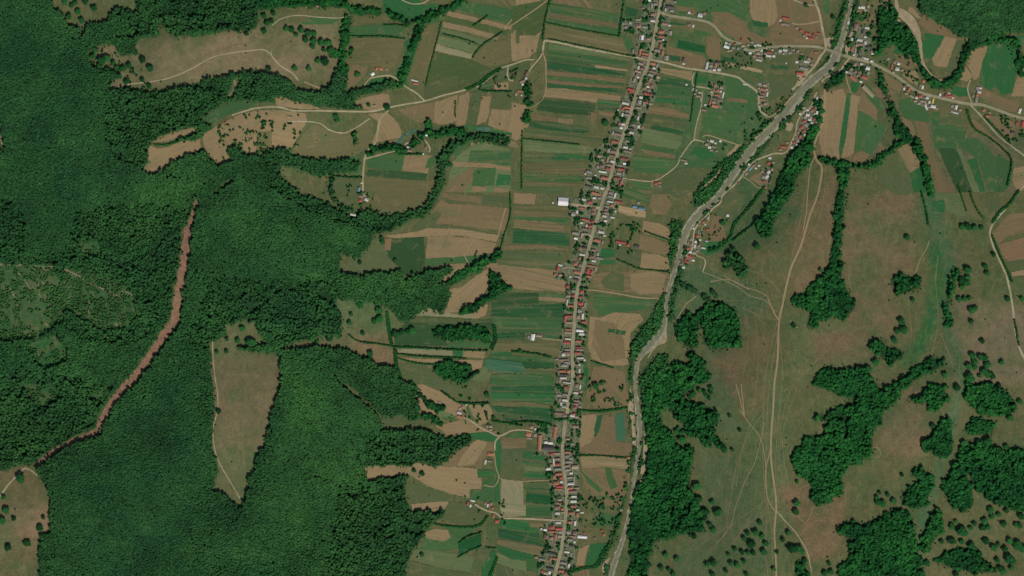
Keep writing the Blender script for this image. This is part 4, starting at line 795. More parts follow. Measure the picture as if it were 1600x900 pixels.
766.4 709.6 11 6 O;758.5 722 3.6 8 W;765 720.6 6.6 3 T;731 786.6 3.8 5.6 R;735 790.4 3 4.6 W;738.8 782.6 7.6 2.8 W;758.3 786.6 3.6 5.6 T;761.9 790 2.8 5.6 W;767 787 5.6 5.6 T;769.4 794 3.8 4.8 O;771 806 3.8 6.6 O 10;776.7 814.6 6.8 5.4 R
588 107.8 3.8 5.6 O 30;595 107.8 7 4.4 O 35;582.4 116 6 4.6 V 330;604 108.2 4 2.8 T;648 126 11.6 2.8 W 15;649.6 131 8 3 O 10;666.4 211.6 3.8 2.8 V;660.8 240.5 3.8 2.8 V;665.2 230.6 4.6 6.6 B;640 235.5 7.6 3.8 T;637 230 5.6 2.8 W
560.8 296 4.6 6.8 S;565 286 2.4 2.4 W;564 307 7.6 5 B;563 313.6 5.6 5.4 R;573 312 7 5.4 W 20;552 335.6 9.6 3.8 W;823.5 115.4 5.6 8.6 B 10;816.6 127 9.6 4.4 T 340;822 122.6 3.8 3.8 W;816.6 132 3.8 3.8 W;812.9 142.6 9 2.8 O;806.5 147 3.8 5.6 T;815 149 3 2.8 W
453 183 9.6 2.8 P;352 192 2.8 2.8 O;585 165 5.8 2.8 P;880 315 17 13.6 V 3;864 317 3 2.8 W;981.7 715.4 5.8 3.8 O;990 690 2.8 2 W;970.7 797 4.8 3.8 G;496 10 5 3 T
1343 12 4 4 W;1352 16 5 4 G;1340 18 4 4 T;1325 36 3 6 W;1331 62 4 5 W;1339 70 5 4 T;1356 74 5 5 D;1362 80 4 4 T;1334 86 4 3 W;1349 90 6 3 G;1362 96 5 3 W;1330 108 4 4 T;1323 113 5 4 W;1341 118 5 3 P;1357 114 4 4 G;1345 128 5 3 W;1363 84 4 3 W;1352 58 4 3 W
1388 92 4 4 G;1404 100 5 4 W;1396 113 5 4 P;1409 110 5 3 T;1416 146 6 4 P;1432 153 4 4 W;1430 158 5 4 T;1436 162 5 4 G;1452 160 4 5 W;1446 162 4 4 P;1451 168 4 3 G;1463 170 4 4 T;1472 152 4 3 T;1482 146 4 3 W;1489 153 4 3 W;1500 172 5 4 T;1488 166 4 4 G;1520 150 3 5 T;1532 138 4 3 W;1546 176 4 3 T
1268 174 5 4 T;1273 179 4 4 W;1267 184 4 4 G;1275 191 4 3 T;1269 193 5 4 W;1258 183 4 4 P;1262 202 4 4 T;1247 207 4 4 T;1245 226 4 3 W;1250 178 4 3 W;1262 172 4 3 W;1257 211 3 4 W;1254 219 3 4 G;1230 223 5 3 P;1219 234 5 3 T;1243 216 3 3 T;1279 160 3 5 W;1274 168 3 3 T
1191 268 5 4 T;1193 277 5 4 G;1206 265 4 5 T;1186 259 4 3 W;1203 247 5 4 W;1208 254 4 3 T;1181 263 4 3 W;1162 268 4 3 T;1170 257 3 3 W
1084 357 3 3 W;1094 352 3 3 T;1087 378 4 4 W;1092 384 4 4 T;1081 381 3 4 P;1079 394 5 4 W;1085 395 5 4 P;1073 399 4 4 P;1083 407 5 3 W;1064 413 4 3 T;1090 392 4 3 G;1102 351 3 3 W;1094 375 4 3 W;1075 380 3 4 T
1160 72 5 4 T;1164 77 5 4 G;1172 83 5 4 W;1178 88 5 4 T;1190 79 4 4 W;1196 84 4 4 T;1207 78 4 4 P;1209 88 5 4 W;1142 79 5 3 T;1138 80 4 3 P;1212 83 4 3 G;1175 66 4 3 T;1224 84 4 4 T;1240 78 4 3 P;1252 84 4 3 T;1264 92 5 4 P;1268 101 4 4 T;1245 97 5 4 W;1248 118 7 4 P;1257 121 5 3 T
1245 44 5 3 T;1257 56 5 3 P;1275 58 4 3 T;1222 38 5 4 T;1104 226 5 4 P;1111 235 5 3 T;1118 224 4 3 W;1120 236 4 3 P;1106 219 4 3 T;1112 143 5 3 P;1126 143 4 3 W;1124 157 6 3 T;1115 160 5 4 P;1086 147 4 3 P;1102 164 4 3 W;1190 151 5 3 P;1186 138 4 3 P;1198 140 4 4 P;1188 165 4 3 T"""

# ---- individual trees: x y crown radius (photo pixels)
TREES = """102 4 5;118 5 4;134 3 5;148 13 5.5;112 9 4;108 26 5;122 19 5;90 23 6;128 32 5;223 94 5.5;235 107 5.5;212 83 5;202 103 5;193 107 5;209 101 3;210 119 3;223 125 4;234 135 4;197 128 4;182 106 3.5;169 110 5;160 95 7;168 92 6;268 59 3;303 53 7;317 51 5;328 50 5;385 53 4;225 55 5;246 53 3.5;363 118 6;174 118 5;186 120 5;150 80 5;146 88 4.5;156 104 5;177 98 4
413 25 4.5;417 36 4.5;424 33 4;413 49 4.5;427 21 4;448 45 4.5;456 47 5;463 55 4;471 47 5.5;482 52 5.5;478 62 5.5;491 53 4.5;490 65 5.5;489 73 4.5;504 53 3;503 67 6;513 68 5.5;506 78 4;517 79 6;525 82 4.5;497 95 4.5;508 97 7;461 107 4.5;473 103 2;420 108 4.5;483 108 4.5;559 117 4.5;685 107 3;605 168 5.5;576 164 3.5;527 187 5;412 192 3.5;562 78 2.4;556 95 3;562 91 2.2;569 90 2;556 102 3;551 108 3;724 286 2.4;702 257 4.5;717 263 2.4;633 260 2;525 182 4
563 477 6.5;558 471 4;549 491 3.5;546 504 4;588 474 4;592 485 6;593 498 6;585 502 4.5;575 497 2.4;557 512 2.6;567 521 4;644 517 6.5;628 519 4.5;618 522 6.5;530 518 4.5;529 525 4.5;515 528 5.5;618 407 3.4;610 400 2.6;598 378 4.5;596 372 3.5;562 410 3.4;579 552 5;578 560 4;637 517 4;488 530 4;496 533 3.5
33 747 7.5;6 777 4;22 810 4;27 790 3;46 775 3;37 777 2.4;65 767 2.4;10 797 6;4 813 6;13 855 6;43 848 6;62 807 3;68 808 3.6;63 825 6;38 892 3;68 838 6;60 892 3;342 643 4;348 678 2;360 710 2.2;389 648 3;395 718 2.4;379 513 4.5;355 530 3.6;372 532 4.4;391 535 7;398 536 5;339 550 3.4;354 549 3.4;328 551 3;377 555 2.2;365 541 2
660 740 4.4;647 735 3.4;704 755 2.6;735 758 2.8;671 757 2.4;659 867 3.6;761 617 4.4;771 652 3.2;573 312 0
1123 638 2.8;1140 650 3.2;1156 672 3.2;1144 703 3.2;1085 838 4.2;1078 836 3.2;1048 838 3;1109 820 4;1114 828 5.2;1057 873 4.2;1040 867 4.8;1025 852 3;1139 844 3;1148 858 4;1138 867 3.2;1143 881 4.6;1152 883 4.8;1159 863 4.2;1162 877 3.8;1169 864 4;1177 864 4;1174 851 6.4;1163 842 4.2;1168 833 4.2;1181 832 5.6;1191 838 4.4;1187 817 4.4;1197 850 4.4;1193 862 5.4;1105 882 4.2;1115 879 5.4;1134 892 3.6;1166 897 3.8;1113 897 4.2;1052 897 4.4;1033 887 4.4;1045 890 4;1088 760 6.5;1104 777 3;1113 785 4.4;1120 802 6.2;1125 799 4.6;1091 780 6.2;1102 800 6.2;1095 802 6.5;1088 793 6.5
1083 616 5;1093 610 4.2;1100 612 3.6;1111 607 4.4;1110 613 3.6;1077 620 3.4;1103 618 3.4;1108 622 3.6;1115 672 3.8;1116 657 5.2;1110 698 3.4;1098 703 3;1067 674 3.2;1060 669 3.2;1057 675 4.4;1063 677 3.4;1066 687 6.5;1054 693 3.2
1232 833 4.6;1223 843 3.8;1214 863 3.4;1209 889 3.8;1237 857 7.5;1248 857 5.8;1254 863 4;1245 786 5.8;1243 800 5.2;1246 810 2.8;1245 753 3.2;1257 876 4.4;1253 885 5;1295 880 3.6;1298 893 4.6;1288 896 4.6;1314 858 2.6;1306 857 2;1333 815 3.8;1345 810 2.8;1368 731 2.8;1409 742 3.2;1413 758 3.2;1374 770 3.4;1387 773 3.8;1396 783 4.8;1380 787 5.4;1372 785 5.4;1370 778 4;1406 768 2.4;1380 662 3.2;1457 665 4.6;1453 654 2.4;1444 693 5.8;1578 653 5.4;1591 662 2.8;1572 698 4.4;1593 628 4.6;1543 690 7;1505 693 5.6;1480 624 5.4;1495 606 5.6;1471 846 4;1485 844 5.8;1490 846 4.6;1502 846 4.6;1503 830 8.5;1496 828 5;1473 831 4;1487 822 5;1493 815 3.4;1522 818 4.2;1516 825 3.8;1538 814 6;1535 825 5;1543 824 4.6;1560 804 4.4;1550 807 4.6;1547 797 5.8;1572 798 4.6;1568 819 5;1577 817 3;1560 831 3.2;1587 820 4.4;1593 821 4.6;1540 845 6;1560 850 3.4;1553 856 5.8;1570 857 5;1517 852 6.5;1577 845 5.6;1588 852 8;1597 857 6.5;1575 872 7.5;1558 875 4.6;1582 877 5.6;1562 888 4.6;1580 887 4.6;1567 893 5.6;1437 873 4;1440 896 6.5;1448 880 5;1493 897 5;1595 807 5.6;1533 858 2.8;1428 823 3;1528 653 3.2;1478 840 3;1510 818 3
1417 372 4.6;1504 355 4.8;1512 355 5.6;1523 357 4.8;1533 356 3.8;1552 398 3.8;1512 422 6.5;1539 417 4.4;1542 427 4.4;1512 434 4.4;1502 438 5.6;1510 442 5.6;1503 449 4.4;1498 468 4.4;1507 467 4.2;1514 466 3.4;1574 467 4.2;1518 485 6;1524 482 4.4;1517 502 4;1534 533 4.4;1557 566 3.2;1565 566 4.2;1570 595 3.2;1519 556 5.6;1523 565 5.6;1522 574 4.4;1532 558 5.4;1539 559 5.4;1542 570 6;1513 572 5.6;1537 580 6;1543 585 6;1530 587 3.4;1550 588 5.4;1476 586 5;1515 590 7.5;1368 566 5.8;1402 518 4.8;1412 515 6.6;1408 502 5.6;1426 469 3.8;1409 427 3;1397 532 4.8;1576 388 2.4;1593 441 2.4;1596 467 4.2;1240 509 4;1211 436 2.8;1282 422 3.6;1357 577 5.8
1259 9 3.4;1302 68 4.6;1417 90 3.8;1302 27 4;1183 385 5;1129 348 4.4;1110 390 3.4;1118 389 4;813 549 3.4;842 555 3;850 380 3;946 193 5.5;1433 200 2.4;1341 25 5;1345 30 4;928 565 0;940 599 3.6;931 603 5.5;1036 110 0;1050 298 3"""
# ================================================================== terrain
def ext(p):
    x, y = p
    return (-70 if x <= 0 else 1670 if x >= 1600 else x, -70 if y <= 0 else 970 if y >= 900 else y)

OX, OY, GW, GH = -80, -80, 1760, 1060           # raster window in photo pixels
YY, XX = np.mgrid[0:GH, 0:GW]; XX = XX + OX + .5; YY = YY + OY + .5
def fill(mask, poly, val):
    p = np.array([ext(q) for q in poly]); x0, y0 = np.floor(p.min(0)).astype(int) - 1; x1, y1 = np.ceil(p.max(0)).astype(int) + 1
    a, b, c, d = max(x0 - OX, 0), min(x1 - OX, GW), max(y0 - OY, 0), min(y1 - OY, GH)
    if a >= b or c >= d: return
    X = XX[c:d, a:b]; Y = YY[c:d, a:b]; ins = np.zeros(X.shape, bool)
    for i in range(len(p)):
        (xa, ya), (xb, yb) = p[i - 1], p[i]
        if ya == yb: continue
        k = ((ya > Y) != (yb > Y)) & (X < (xb - xa) * (Y - ya) / (yb - ya) + xa); ins ^= k
    mask[c:d, a:b][ins] = val
def stroke(mask, line, w, val):
    """w: width or list of widths"""
    n = len(line); ws = w if isinstance(w, (list, tuple)) else [w] * n
    for i in range(n - 1):
        (xa, ya), (xb, yb) = line[i], line[i + 1]; m = max(ws[i], ws[i + 1]) / 2 + 1
        a, b = int(max(min(xa, xb) - m - OX, 0)), int(min(max(xa, xb) + m - OX + 1, GW)); c, d = int(max(min(ya, yb) - m - OY, 0)), int(min(max(ya, yb) + m - OY + 1, GH))
        if a >= b or c >= d: continue
        X = XX[c:d, a:b]; Y = YY[c:d, a:b]; L = (xb - xa) ** 2 + (yb - ya) ** 2 + 1e-9
        t = np.clip(((X - xa) * (xb - xa) + (Y - ya) * (yb - ya)) / L, 0, 1)
        dd = np.hypot(X - xa - t * (xb - xa), Y - ya - t * (yb - ya))
        mask[c:d, a:b][dd < (ws[i] * (1 - t) + ws[i + 1] * t) / 2] = val
def smooth(line, step=4.0, ws=None):
    """Catmull-Rom through the points"""
    p = np.array(line, float); n = len(p)
    if ws is not None and len(ws) != n: ws = list(np.interp(np.linspace(0, 1, n), np.linspace(0, 1, len(ws)), ws))
    q = np.vstack([2 * p[0] - p[1], p, 2 * p[-1] - p[-2]]); out = []; wo = []
    for i in range(n - 1):
        p0, p1, p2, p3 = q[i:i + 4]; m = max(1, int(np.hypot(*(p2 - p1)) / step))
        for k in range(m):
            t = k / m; out.append(.5 * ((2 * p1) + (p2 - p0) * t + (2 * p0 - 5 * p1 + 4 * p2 - p3) * t * t + (3 * p1 - p0 - 3 * p2 + p3) * t ** 3))
            if ws is not None: wo.append(ws[i] * (1 - t) + ws[i + 1] * t)
    out.append(p[-1]);
    if ws is not None: wo.append(ws[-1]); return [tuple(o) for o in out], wo
    return [tuple(o) for o in out]

def boxblur(a, r):
    for ax in (0, 1):
        c = np.cumsum(np.concatenate([np.repeat(np.take(a, [0], ax), r + 1, ax), a, np.repeat(np.take(a, [-1], ax), r, ax)], ax), ax)
        n = a.shape[ax]; hi = np.take(c, range(2 * r + 1, 2 * r + 1 + n), ax); lo = np.take(c, range(0, n), ax); a = (hi - lo) / (2 * r + 1)
    return a

# woods raster: wid = wood number + 1, wcl = texture class
wid = np.zeros((GH, GW), np.int16); wcl = np.zeros((GH, GW), np.int8)
belts = lambda s: (float(s.split()[0]), pts(' '.join(s.split()[1:])))
for i, (lab, cl, mt, polys, bl) in enumerate(WOODS):
    if i == 0:
        for p in polys: fill(wid, pts(p), 1); fill(wcl, pts(p), cl)
        for s in bl: w, l = belts(s); l = smooth(l); stroke(wid, l, w, 1); stroke(wcl, l, w, 3)
        for p in CLEAR: fill(wid, pts(p), 0); fill(wcl, pts(p), 0)
    else:
        for p in polys:
            tmp = np.zeros_like(wid); fill(tmp, pts(p), 1); k = (tmp == 1) & (wid == 0); wid[k] = i + 1; wcl[k] = cl
        for s in bl:
            w, l = belts(s); tmp = np.zeros_like(wid); stroke(tmp, smooth(l), w, 1); k = (tmp == 1) & (wid == 0); wid[k] = i + 1; wcl[k] = cl
fine = (wid == 1) & (wcl > 0)
for c, p in CLS:
    tmp = np.zeros_like(wid); fill(tmp, pts(p), 1); wcl[(tmp == 1) & (fine | ((c == 6) & (wid > 0)))] = c
sl = pts(STRIP[0]); ls, lw = smooth(sl, 4, STRIP[1]); lw3 = [a + 4.5 for a in lw]; stroke(wid, ls, lw3, 0); stroke(wcl, ls, lw3, 0)
for s in SCARS:
    w, l = belts(s); stroke(wid, l, w * .8, 0)
spec = np.full((GH, GW), .38)
for c, p in SPEC: fill(spec, pts(p), c)
spec = boxblur(boxblur(spec, 14), 10)
wood_mask = (wid > 0).astype(float)
wcl[wid == 0] = 0
# roads and water kept free of trees
free = np.zeros((GH, GW), bool)
for nm, mt, w, s in ROADS: stroke(free, pts(s), w + .5, True)
rl, rw = smooth(pts(RIVER[0]), 6, RIVER[1]); stroke(free, rl, [a * .75 for a in rw], True)
for row in BLD.replace('\n', ';').split(';'):
    f = row.split()
    if f[4] != 'x':
        x, y, w, h = map(float, f[:4]); r_ = max(w, h) / 2 + 1.2; free[int(y - r_ * .8 - OY):int(y + r_ * .8 + 1 - OY), int(x - r_ - OX):int(x + r_ + 1 - OX)] = True
bl_, bw_ = smooth(pts(BROOK[0]), 5, BROOK[1]); stroke(free, bl_, bw_, True)

rim = np.interp(YY[:, 0], RVY, RVX)[:, None]
base = np.zeros((GH, GW, 3)); base[:] = srgb('#565839')
base[XX < rim] = srgb('#415636')
BASE = [("#43583a", "1045 450 1060 400 1100 420 1180 440 1200 480 1150 500 1060 500 1045 540"), ("#4f5c3c", "1100 540 1230 600 1230 900 1020 900 1090 800 1090 700"), ("#65593f", "1110 560 1200 520 1200 640 1160 660"),
        ("#685a42", "1330 300 1430 300 1430 420 1380 560 1330 560 1310 440"), ("#665a40", "1260 300 1310 270 1300 420 1240 470 1230 420"), ("#6c5b44", "1420 600 1445 620 1450 700 1420 720 1370 700 1400 640"), ("#6f5c43", "1215 760 1330 760 1310 860 1270 880"),
        ("#6b604a", "1490 470 1600 480 1600 600 1490 600"), ("#5c5f3f", "1240 500 1330 500 1330 570 1240 600"), ("#685a42", "1270 520 1330 520 1340 560 1280 570"), ("#3d5435", "1150 260 1260 330 1200 380 1110 400"),
        ("#756a4e", "150 70 530 30 530 120 150 140"), ("#625a3e", "0 730 90 730 90 900 0 900"), ("#75624b", "0 790 90 790 90 840 0 840"), ("#5f6142", "320 500 440 500 440 560 320 560"), ("#6a6146", "320 560 440 560 440 700 320 700"), ("#5a5f3f", "320 700 440 700 440 800 320 800"),
        ("#4e5f3c", "520 460 620 460 620 540 520 540"), ("#6e5f45", "440 520 620 520 620 575 440 575"), ("#2d6333", "640 30 700 20 650 130 610 140 650 60"), ("#2c6231", "450 230 560 240 570 270 520 275 450 260"), ("#4d5c3c", "560 395 625 395 625 430 530 430"),
        ("#6b5a43", "1190 0 1290 0 1290 70 1190 70"), ("#6f5c46", "1280 140 1400 140 1400 250 1280 250"), ("#405a37", "1050 0 1200 0 1200 250 1050 300"), ("#5e5a3f", "1200 100 1260 100 1200 170"), ("#615c42", "1440 180 1600 240 1600 300 1450 300")]
for c, p in BASE: 
    m = np.zeros((GH, GW), bool); fill(m, pts(p), True); base[m] = srgb(c)
for c, w, s in [("#2f5c32", 22, "1448 250 1452 300 1462 340"), ("#3f6040", 30, "1452 320 1468 360 1478 400 1474 440 1466 480"), ("#2c5a30", 24, "1460 385 1466 420 1462 470 1452 510 1436 545 1415 565"), ("#3c5c3a", 16, "1475 480 1488 530 1500 570 1505 610"),
                ("#486544", 14, "1500 600 1490 650 1478 700 1468 735 1458 770 1448 800 1440 840"), ("#4d6346", 8, "1470 735 1455 780 1443 840 1438 880"), ("#35603a", 14, "1435 805 1445 815"), ("#2f6034", 8, "780 712 779 785")]:
    m = np.zeros((GH, GW), bool); stroke(m, smooth(pts(s)), w, True); base[m] = srgb(c)
base = boxblur(boxblur(base, 5), 4)
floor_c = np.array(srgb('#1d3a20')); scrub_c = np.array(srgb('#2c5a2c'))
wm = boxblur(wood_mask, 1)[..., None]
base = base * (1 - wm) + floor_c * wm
base[wcl == 6] = np.array(srgb('#28522c'))
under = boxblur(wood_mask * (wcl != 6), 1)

def stretch(a, b, h):
    core = np.arange(a, b + .1, h); o = []; s = h; v = b
    while v < 60000: s *= 1.35; v += s; o.append(v)
    o2 = []; s = h; v = a
    while v > -60000: s *= 1.35; v -= s; o2.append(v)
    return np.array(o2[::-1] + list(core) + o)
gx = stretch(-75, 1675, 4.0); gy = stretch(-75, 975, 4.0)
G2, G1 = np.meshgrid(gy, gx)                      # px index first
V = PA(G1.ravel(), G2.ravel()); far = np.hypot(V[:, 0], V[:, 1]) > 6000
nx, ny = len(gx), len(gy); idx = np.arange(nx * ny).reshape(nx, ny)
F = np.stack([idx[:-1, 1:], idx[1:, 1:], idx[1:, :-1], idx[:-1, :-1]], -1).reshape(-1, 4)
me = np_mesh('ground', V, F, smooth=True)
si = np.clip((G1.ravel() - OX).astype(int), 0, GW - 1); sj = np.clip((G2.ravel() - OY).astype(int), 0, GH - 1)
ca = me.attributes.new('soil', 'FLOAT_COLOR', 'POINT'); cc = np.ones((len(V), 4), np.float32); cc[:, :3] = base[sj, si]; ca.data.foreach_set('color', cc.ravel())
ua = me.attributes.new('under', 'FLOAT', 'POINT'); ua.data.foreach_set('value', under[sj, si].astype(np.float32))
tag(link('ground', me, M['ground']), kind='structure')

hgt = np.zeros((GH, GW), np.float32)                  # offset of the topmost sheet above the bare ground
def topz(x, y, r):
    o = np.zeros(len(x), np.float32)
    for i, (a, b) in enumerate(zip(x, y)):
        a = int(a - OX); b = int(b - OY); w = hgt[max(b - r, 0):b + r + 1, max(a - r, 0):a + r + 1]
        if w.size: o[i] = w.max()
    return o
# ================================================================== draped sheets
def inside(poly, x, y):
    ins = np.zeros(x.shape, bool)
    for i in range(len(poly)):
        (xa, ya), (xb, yb) = poly[i - 1], poly[i]
        if ya == yb: continue
        ins ^= ((ya > y) != (yb > y)) & (x < (xb - xa) * (y - ya) / (yb - ya) + xa)
    return ins
def sheet(name, poly, dz, mat, color=None, jit=.5, kind='structure', grid=6.0, round_=False, auto=False):
    poly = [ext(q) for q in poly]
    if round_: poly = smooth(poly + [poly[0]], 3)[:-1]
    out = []
    for i in range(len(poly)):
        (xa, ya), (xb, yb) = poly[i], poly[(i + 1) % len(poly)]; m = max(1, int(math.hypot(xb - xa, yb - ya) / 3.0))
        for k in range(m):
            t = k / m; j = jit if k else jit * .4
            out.append((xa + (xb - xa) * t + random.uniform(-j, j), ya + (yb - ya) * t + random.uniform(-j, j)))
    o = np.array(out); x0, y0 = o.min(0); x1, y1 = o.max(0)
    gx_, gy_ = np.meshgrid(np.arange(x0 + 1, x1, grid), np.arange(y0 + 1, y1, grid)); gx_, gy_ = gx_.ravel(), gy_.ravel()
    k = inside(out, gx_, gy_); vin = [Vector(q) for q in out] + [Vector((a, b)) for a, b in zip(gx_[k], gy_[k])]
    r = delaunay_2d_cdt(vin, [], [list(range(len(out)))], 1, 1e-4)
    vv = np.array([(v.x, v.y) for v in r[0]]); ff = r[2]
    if not len(ff): return None
    if auto: dz = topz(vv[:, 0], vv[:, 1], 6) + .2
    W = PA(vv[:, 0], vv[:, 1], dz); c = W.mean(0)
    m_ = np.zeros((GH, GW), bool); fill(m_, poly, True); hgt[m_] = float(np.max(dz))
    # long axis of the sheet
    e = np.array(out); d = e - e.mean(0); w_, v_ = np.linalg.eigh(d.T @ d); ax = v_[:, 1]; ang = math.atan2(-ax[1], ax[0])
    ca_, sa_ = math.cos(-ang), math.sin(-ang); L = W - c; L2 = L.copy(); L2[:, 0] = L[:, 0] * ca_ - L[:, 1] * sa_; L2[:, 1] = L[:, 0] * sa_ + L[:, 1] * ca_
    F = []
    for f in ff:
        a, b, g = L2[f[0]], L2[f[1]], L2[f[2]]
        F.append(f if (b[0] - a[0]) * (g[1] - a[1]) - (b[1] - a[1]) * (g[0] - a[0]) > 0 else f[::-1])
    me = bpy.data.meshes.new(name); me.from_pydata(L2.tolist(), [], F); me.polygons.foreach_set('use_smooth', [True] * len(F)); me.update()
    ob = link(name, me, mat); ob.location = c; ob.rotation_euler.z = ang
    if color: ob.color = tuple(color) + (1,)
    tag(ob, kind=kind); return ob

def ribbon(name, line, w, dz, mat, color=None, jit=0.0, step=4.0, kind='structure', cross=2, lift=.2):
    if isinstance(w, (list, tuple)): l, ws = smooth(line, step, list(w))
    else: l = smooth(line, step); ws = [w] * len(l)
    p = np.array(l); t = np.gradient(p, axis=0); t /= np.linalg.norm(t, axis=1)[:, None] + 1e-9; n = np.stack([t[:, 1], -t[:, 0]], 1)
    dzs = np.maximum.reduce([topz(p[:, 0] + n[:, 0] * s, p[:, 1] + n[:, 1] * s, 3) for s in (-max(ws) * .3, 0, max(ws) * .3)]) + lift
    dzs = np.maximum(dzs, np.maximum(np.roll(dzs, 1), np.roll(dzs, -1)))
    rows = []
    for k in range(cross + 1):
        s = k / cross - .5; j = jit * np.random.default_rng(len(l) + k).normal(size=len(l)) if k in (0, cross) else 0
        q = p + n * (np.array(ws) * s + j)[:, None]; rows.append(PA(q[:, 0], q[:, 1], dzs + (.02 if k not in (0, cross) else 0)))
    V = np.concatenate(rows); m = len(p); F = []
    for i in range(0, m - 1, 3): stroke(hgt, [tuple(q) for q in p[i:i + 4]], max(ws), float(dzs[i:i + 4].max()))
    for k in range(cross):
        a = np.arange(m - 1) + k * m; F.append(np.stack([a, a + 1, a + 1 + m, a + m], 1))
    F = np.concatenate(F); a, b, c = V[F[0][0]], V[F[0][1]], V[F[0][2]]
    if np.cross(b - a, c - a)[2] < 0: F = F[:, ::-1]
    ob = link(name, np_mesh(name, V, F, smooth=True), mat)
    if color: ob.color = tuple(color) + (1,)
    return tag(ob, kind=kind)

layer = 0
lev = np.zeros((GH, GW), np.int8)
for row in FIELDS.strip().split('\n'):
    s = row.split(None, 1); p = pts(s[1]); layer += 1
    c = np.array(srgb(FC[s[0]])); c = c * random.uniform(.93, 1.07)
    striped = 760 < np.mean([q[0] for q in p]) < 1075 and np.ptp([q[0] for q in p]) > 1.9 * np.ptp([q[1] for q in p])
    tmp = np.zeros((GH, GW), bool); fill(tmp, p, True); g = int(lev[tmp].max()) + 1 if tmp.any() else 1; lev[tmp] = g
    fo = sheet('field', p, .25 + .22 * g, M['field'], tuple(c), jit=.7)
    if fo: fo.pass_index = int(striped)
print('field levels', lev.max())
for k, s in enumerate(YARDS): sheet('village_ground', pts(s), 2.1 + .02 * k, M['yard'], auto=True, jit=1.2)
for k, s in enumerate(SANDS): sheet('river_bank', pts(s), 2.35 + .02 * k, M['sand'], auto=True, jit=.6, round_=True)
ribbon('forest_cut', sl, [w * 1.12 for w in STRIP[1]], .8, M['scar'], jit=.5, step=3)
for k, s in enumerate(SCARS):
    w, l = belts(s); ribbon('forest_track', l, w * .62, .8, M['track'], (.2, .16, .1), jit=.4, step=3)
ribbon('riverbed', pts(RIVER[0]), RIVER[1], 2.7, M['gravel'], jit=.7, step=5, cross=4)
ribbon('riverbed', pts(BROOK[0]), BROOK[1], 2.4, M['sand'], jit=.5, step=5, cross=4)
# water channel winds inside the gravel bed
rp = np.array(rl); rwv = np.array(rw); tt = np.gradient(rp, axis=0); tt /= np.linalg.norm(tt, axis=1)[:, None]; nn = np.stack([tt[:, 1], -tt[:, 0]], 1)
sw = np.sin(np.arange(len(rp)) * .33) * .5 + np.sin(np.arange(len(rp)) * .11 + 1) * .5
wl_ = rp + nn * (sw * np.maximum(rwv - 7, 0) * .30)[:, None]
ribbon('river', [tuple(q) for q in wl_[::2]], [float(v) for v in (np.minimum(rwv * .55, 8))[::2]], 3.0, M['water'], jit=.5, step=5, cross=3)
bp = pts("1424 48 1430 55 1435 72 1438 92 1443 106 1454 118 1468 126 1482 129 1490 125"); ribbon('stream', bp, 1.8, 2.7, M['water'], jit=.3, step=3)
ribbon('stream', pts("1508 84 1513 73 1530 66 1560 58 1583 66 1592 85"), 1.3, 2.7, M['water'], jit=.3, step=3)
sheet('pond', pts("618 222 626 214 634 207 642 203 650 201 652 204 640 209 632 216 626 226 618 228"), 2.3, M['pond'], auto=True, jit=.3, round_=True)
sheet('pond', pts("745 200 755 199 765 200 766 205 755 206 746 204"), 2.3, M['pond'], auto=True, jit=.3, round_=True)
for s in FAINT: ribbon('worn_track', pts(s), random.uniform(.7, 1.4), 0, M['faint'], jit=.1, step=4, lift=.12)
for k, (nm, mt, w, s) in enumerate(ROADS):
    l = pts(s); o = ribbon(nm, l, w, (3.75 if mt == 'asphalt' else 3.2) + .016 * (k % 30), M[mt], srgb('#8c7a5b'), jit=.05 if mt == 'asphalt' else .045 * w, step=3)
# ================================================================== foliage templates
def ico(sub):
    bm = bmesh.new(); bmesh.ops.create_icosphere(bm, subdivisions=sub, radius=1.0)
    V = np.array([v.co[:] for v in bm.verts]); F = np.array([[v.index for v in f.verts] for f in bm.faces]); bm.free(); return V, F
def lump_template(seed, sub=2, amp=.28, cut=-.35):
    V, F = ico(sub); r = np.random.default_rng(seed); d = np.ones(len(V))
    for _ in range(9):
        a = r.normal(size=3); a /= np.linalg.norm(a); d += amp * r.uniform(-.5, 1) * np.exp(-((1 - V @ a) / .18))
    V = V * (d * (1 + r.normal(size=len(V)) * .05))[:, None]
    keep = (V[F].mean(1)[:, 2] > cut) if cut is not None else np.ones(len(F), bool)
    F = F[keep]; used = np.unique(F); remap = np.zeros(len(V), int); remap[used] = np.arange(len(used))
    return V[used], remap[F]
LT = [lump_template(100 + i, 1, .42, -.45) for i in range(7)]
LT2 = [lump_template(200 + i, 2, .5, -.4) for i in range(7)]

def crowns_mesh(name, X, tr, zr, tint, species=None, LT=LT):
    """X (n,3) crown centres, tr horizontal radii, zr vertical radii"""
    n = len(X); pick = np.arange(n) % len(LT); ang = rng.uniform(0, 6.28, n); Vs, Fs, Ts, Ss = [], [], [], []; off = 0
    if species is None: species = np.full(n, .38)
    sx = rng.uniform(.78, 1.25, n)
    for k, (TV, TF) in enumerate(LT):
        s = np.where(pick == k)[0]
        if not len(s): continue
        c, sn = np.cos(ang[s])[:, None], np.sin(ang[s])[:, None]
        x = TV[None, :, 0] * tr[s, None] * sx[s, None]; y = TV[None, :, 1] * tr[s, None] / sx[s, None]; z = TV[None, :, 2] * zr[s, None]
        V = np.stack([X[s, 0, None] + x * c - y * sn, X[s, 1, None] + x * sn + y * c, X[s, 2, None] + z], -1)
        Vs.append(V.reshape(-1, 3)); nv = len(TV); Fs.append((TF[None] + (np.arange(len(s)) * nv)[:, None, None]).reshape(-1, 3) + off); off += nv * len(s)
        Ts.append(np.repeat(tint[s], nv)); Ss.append(np.repeat(species[s], nv))
    return np_mesh(name, np.concatenate(Vs), np.concatenate(Fs), tint=np.concatenate(Ts), species=np.concatenate(Ss))

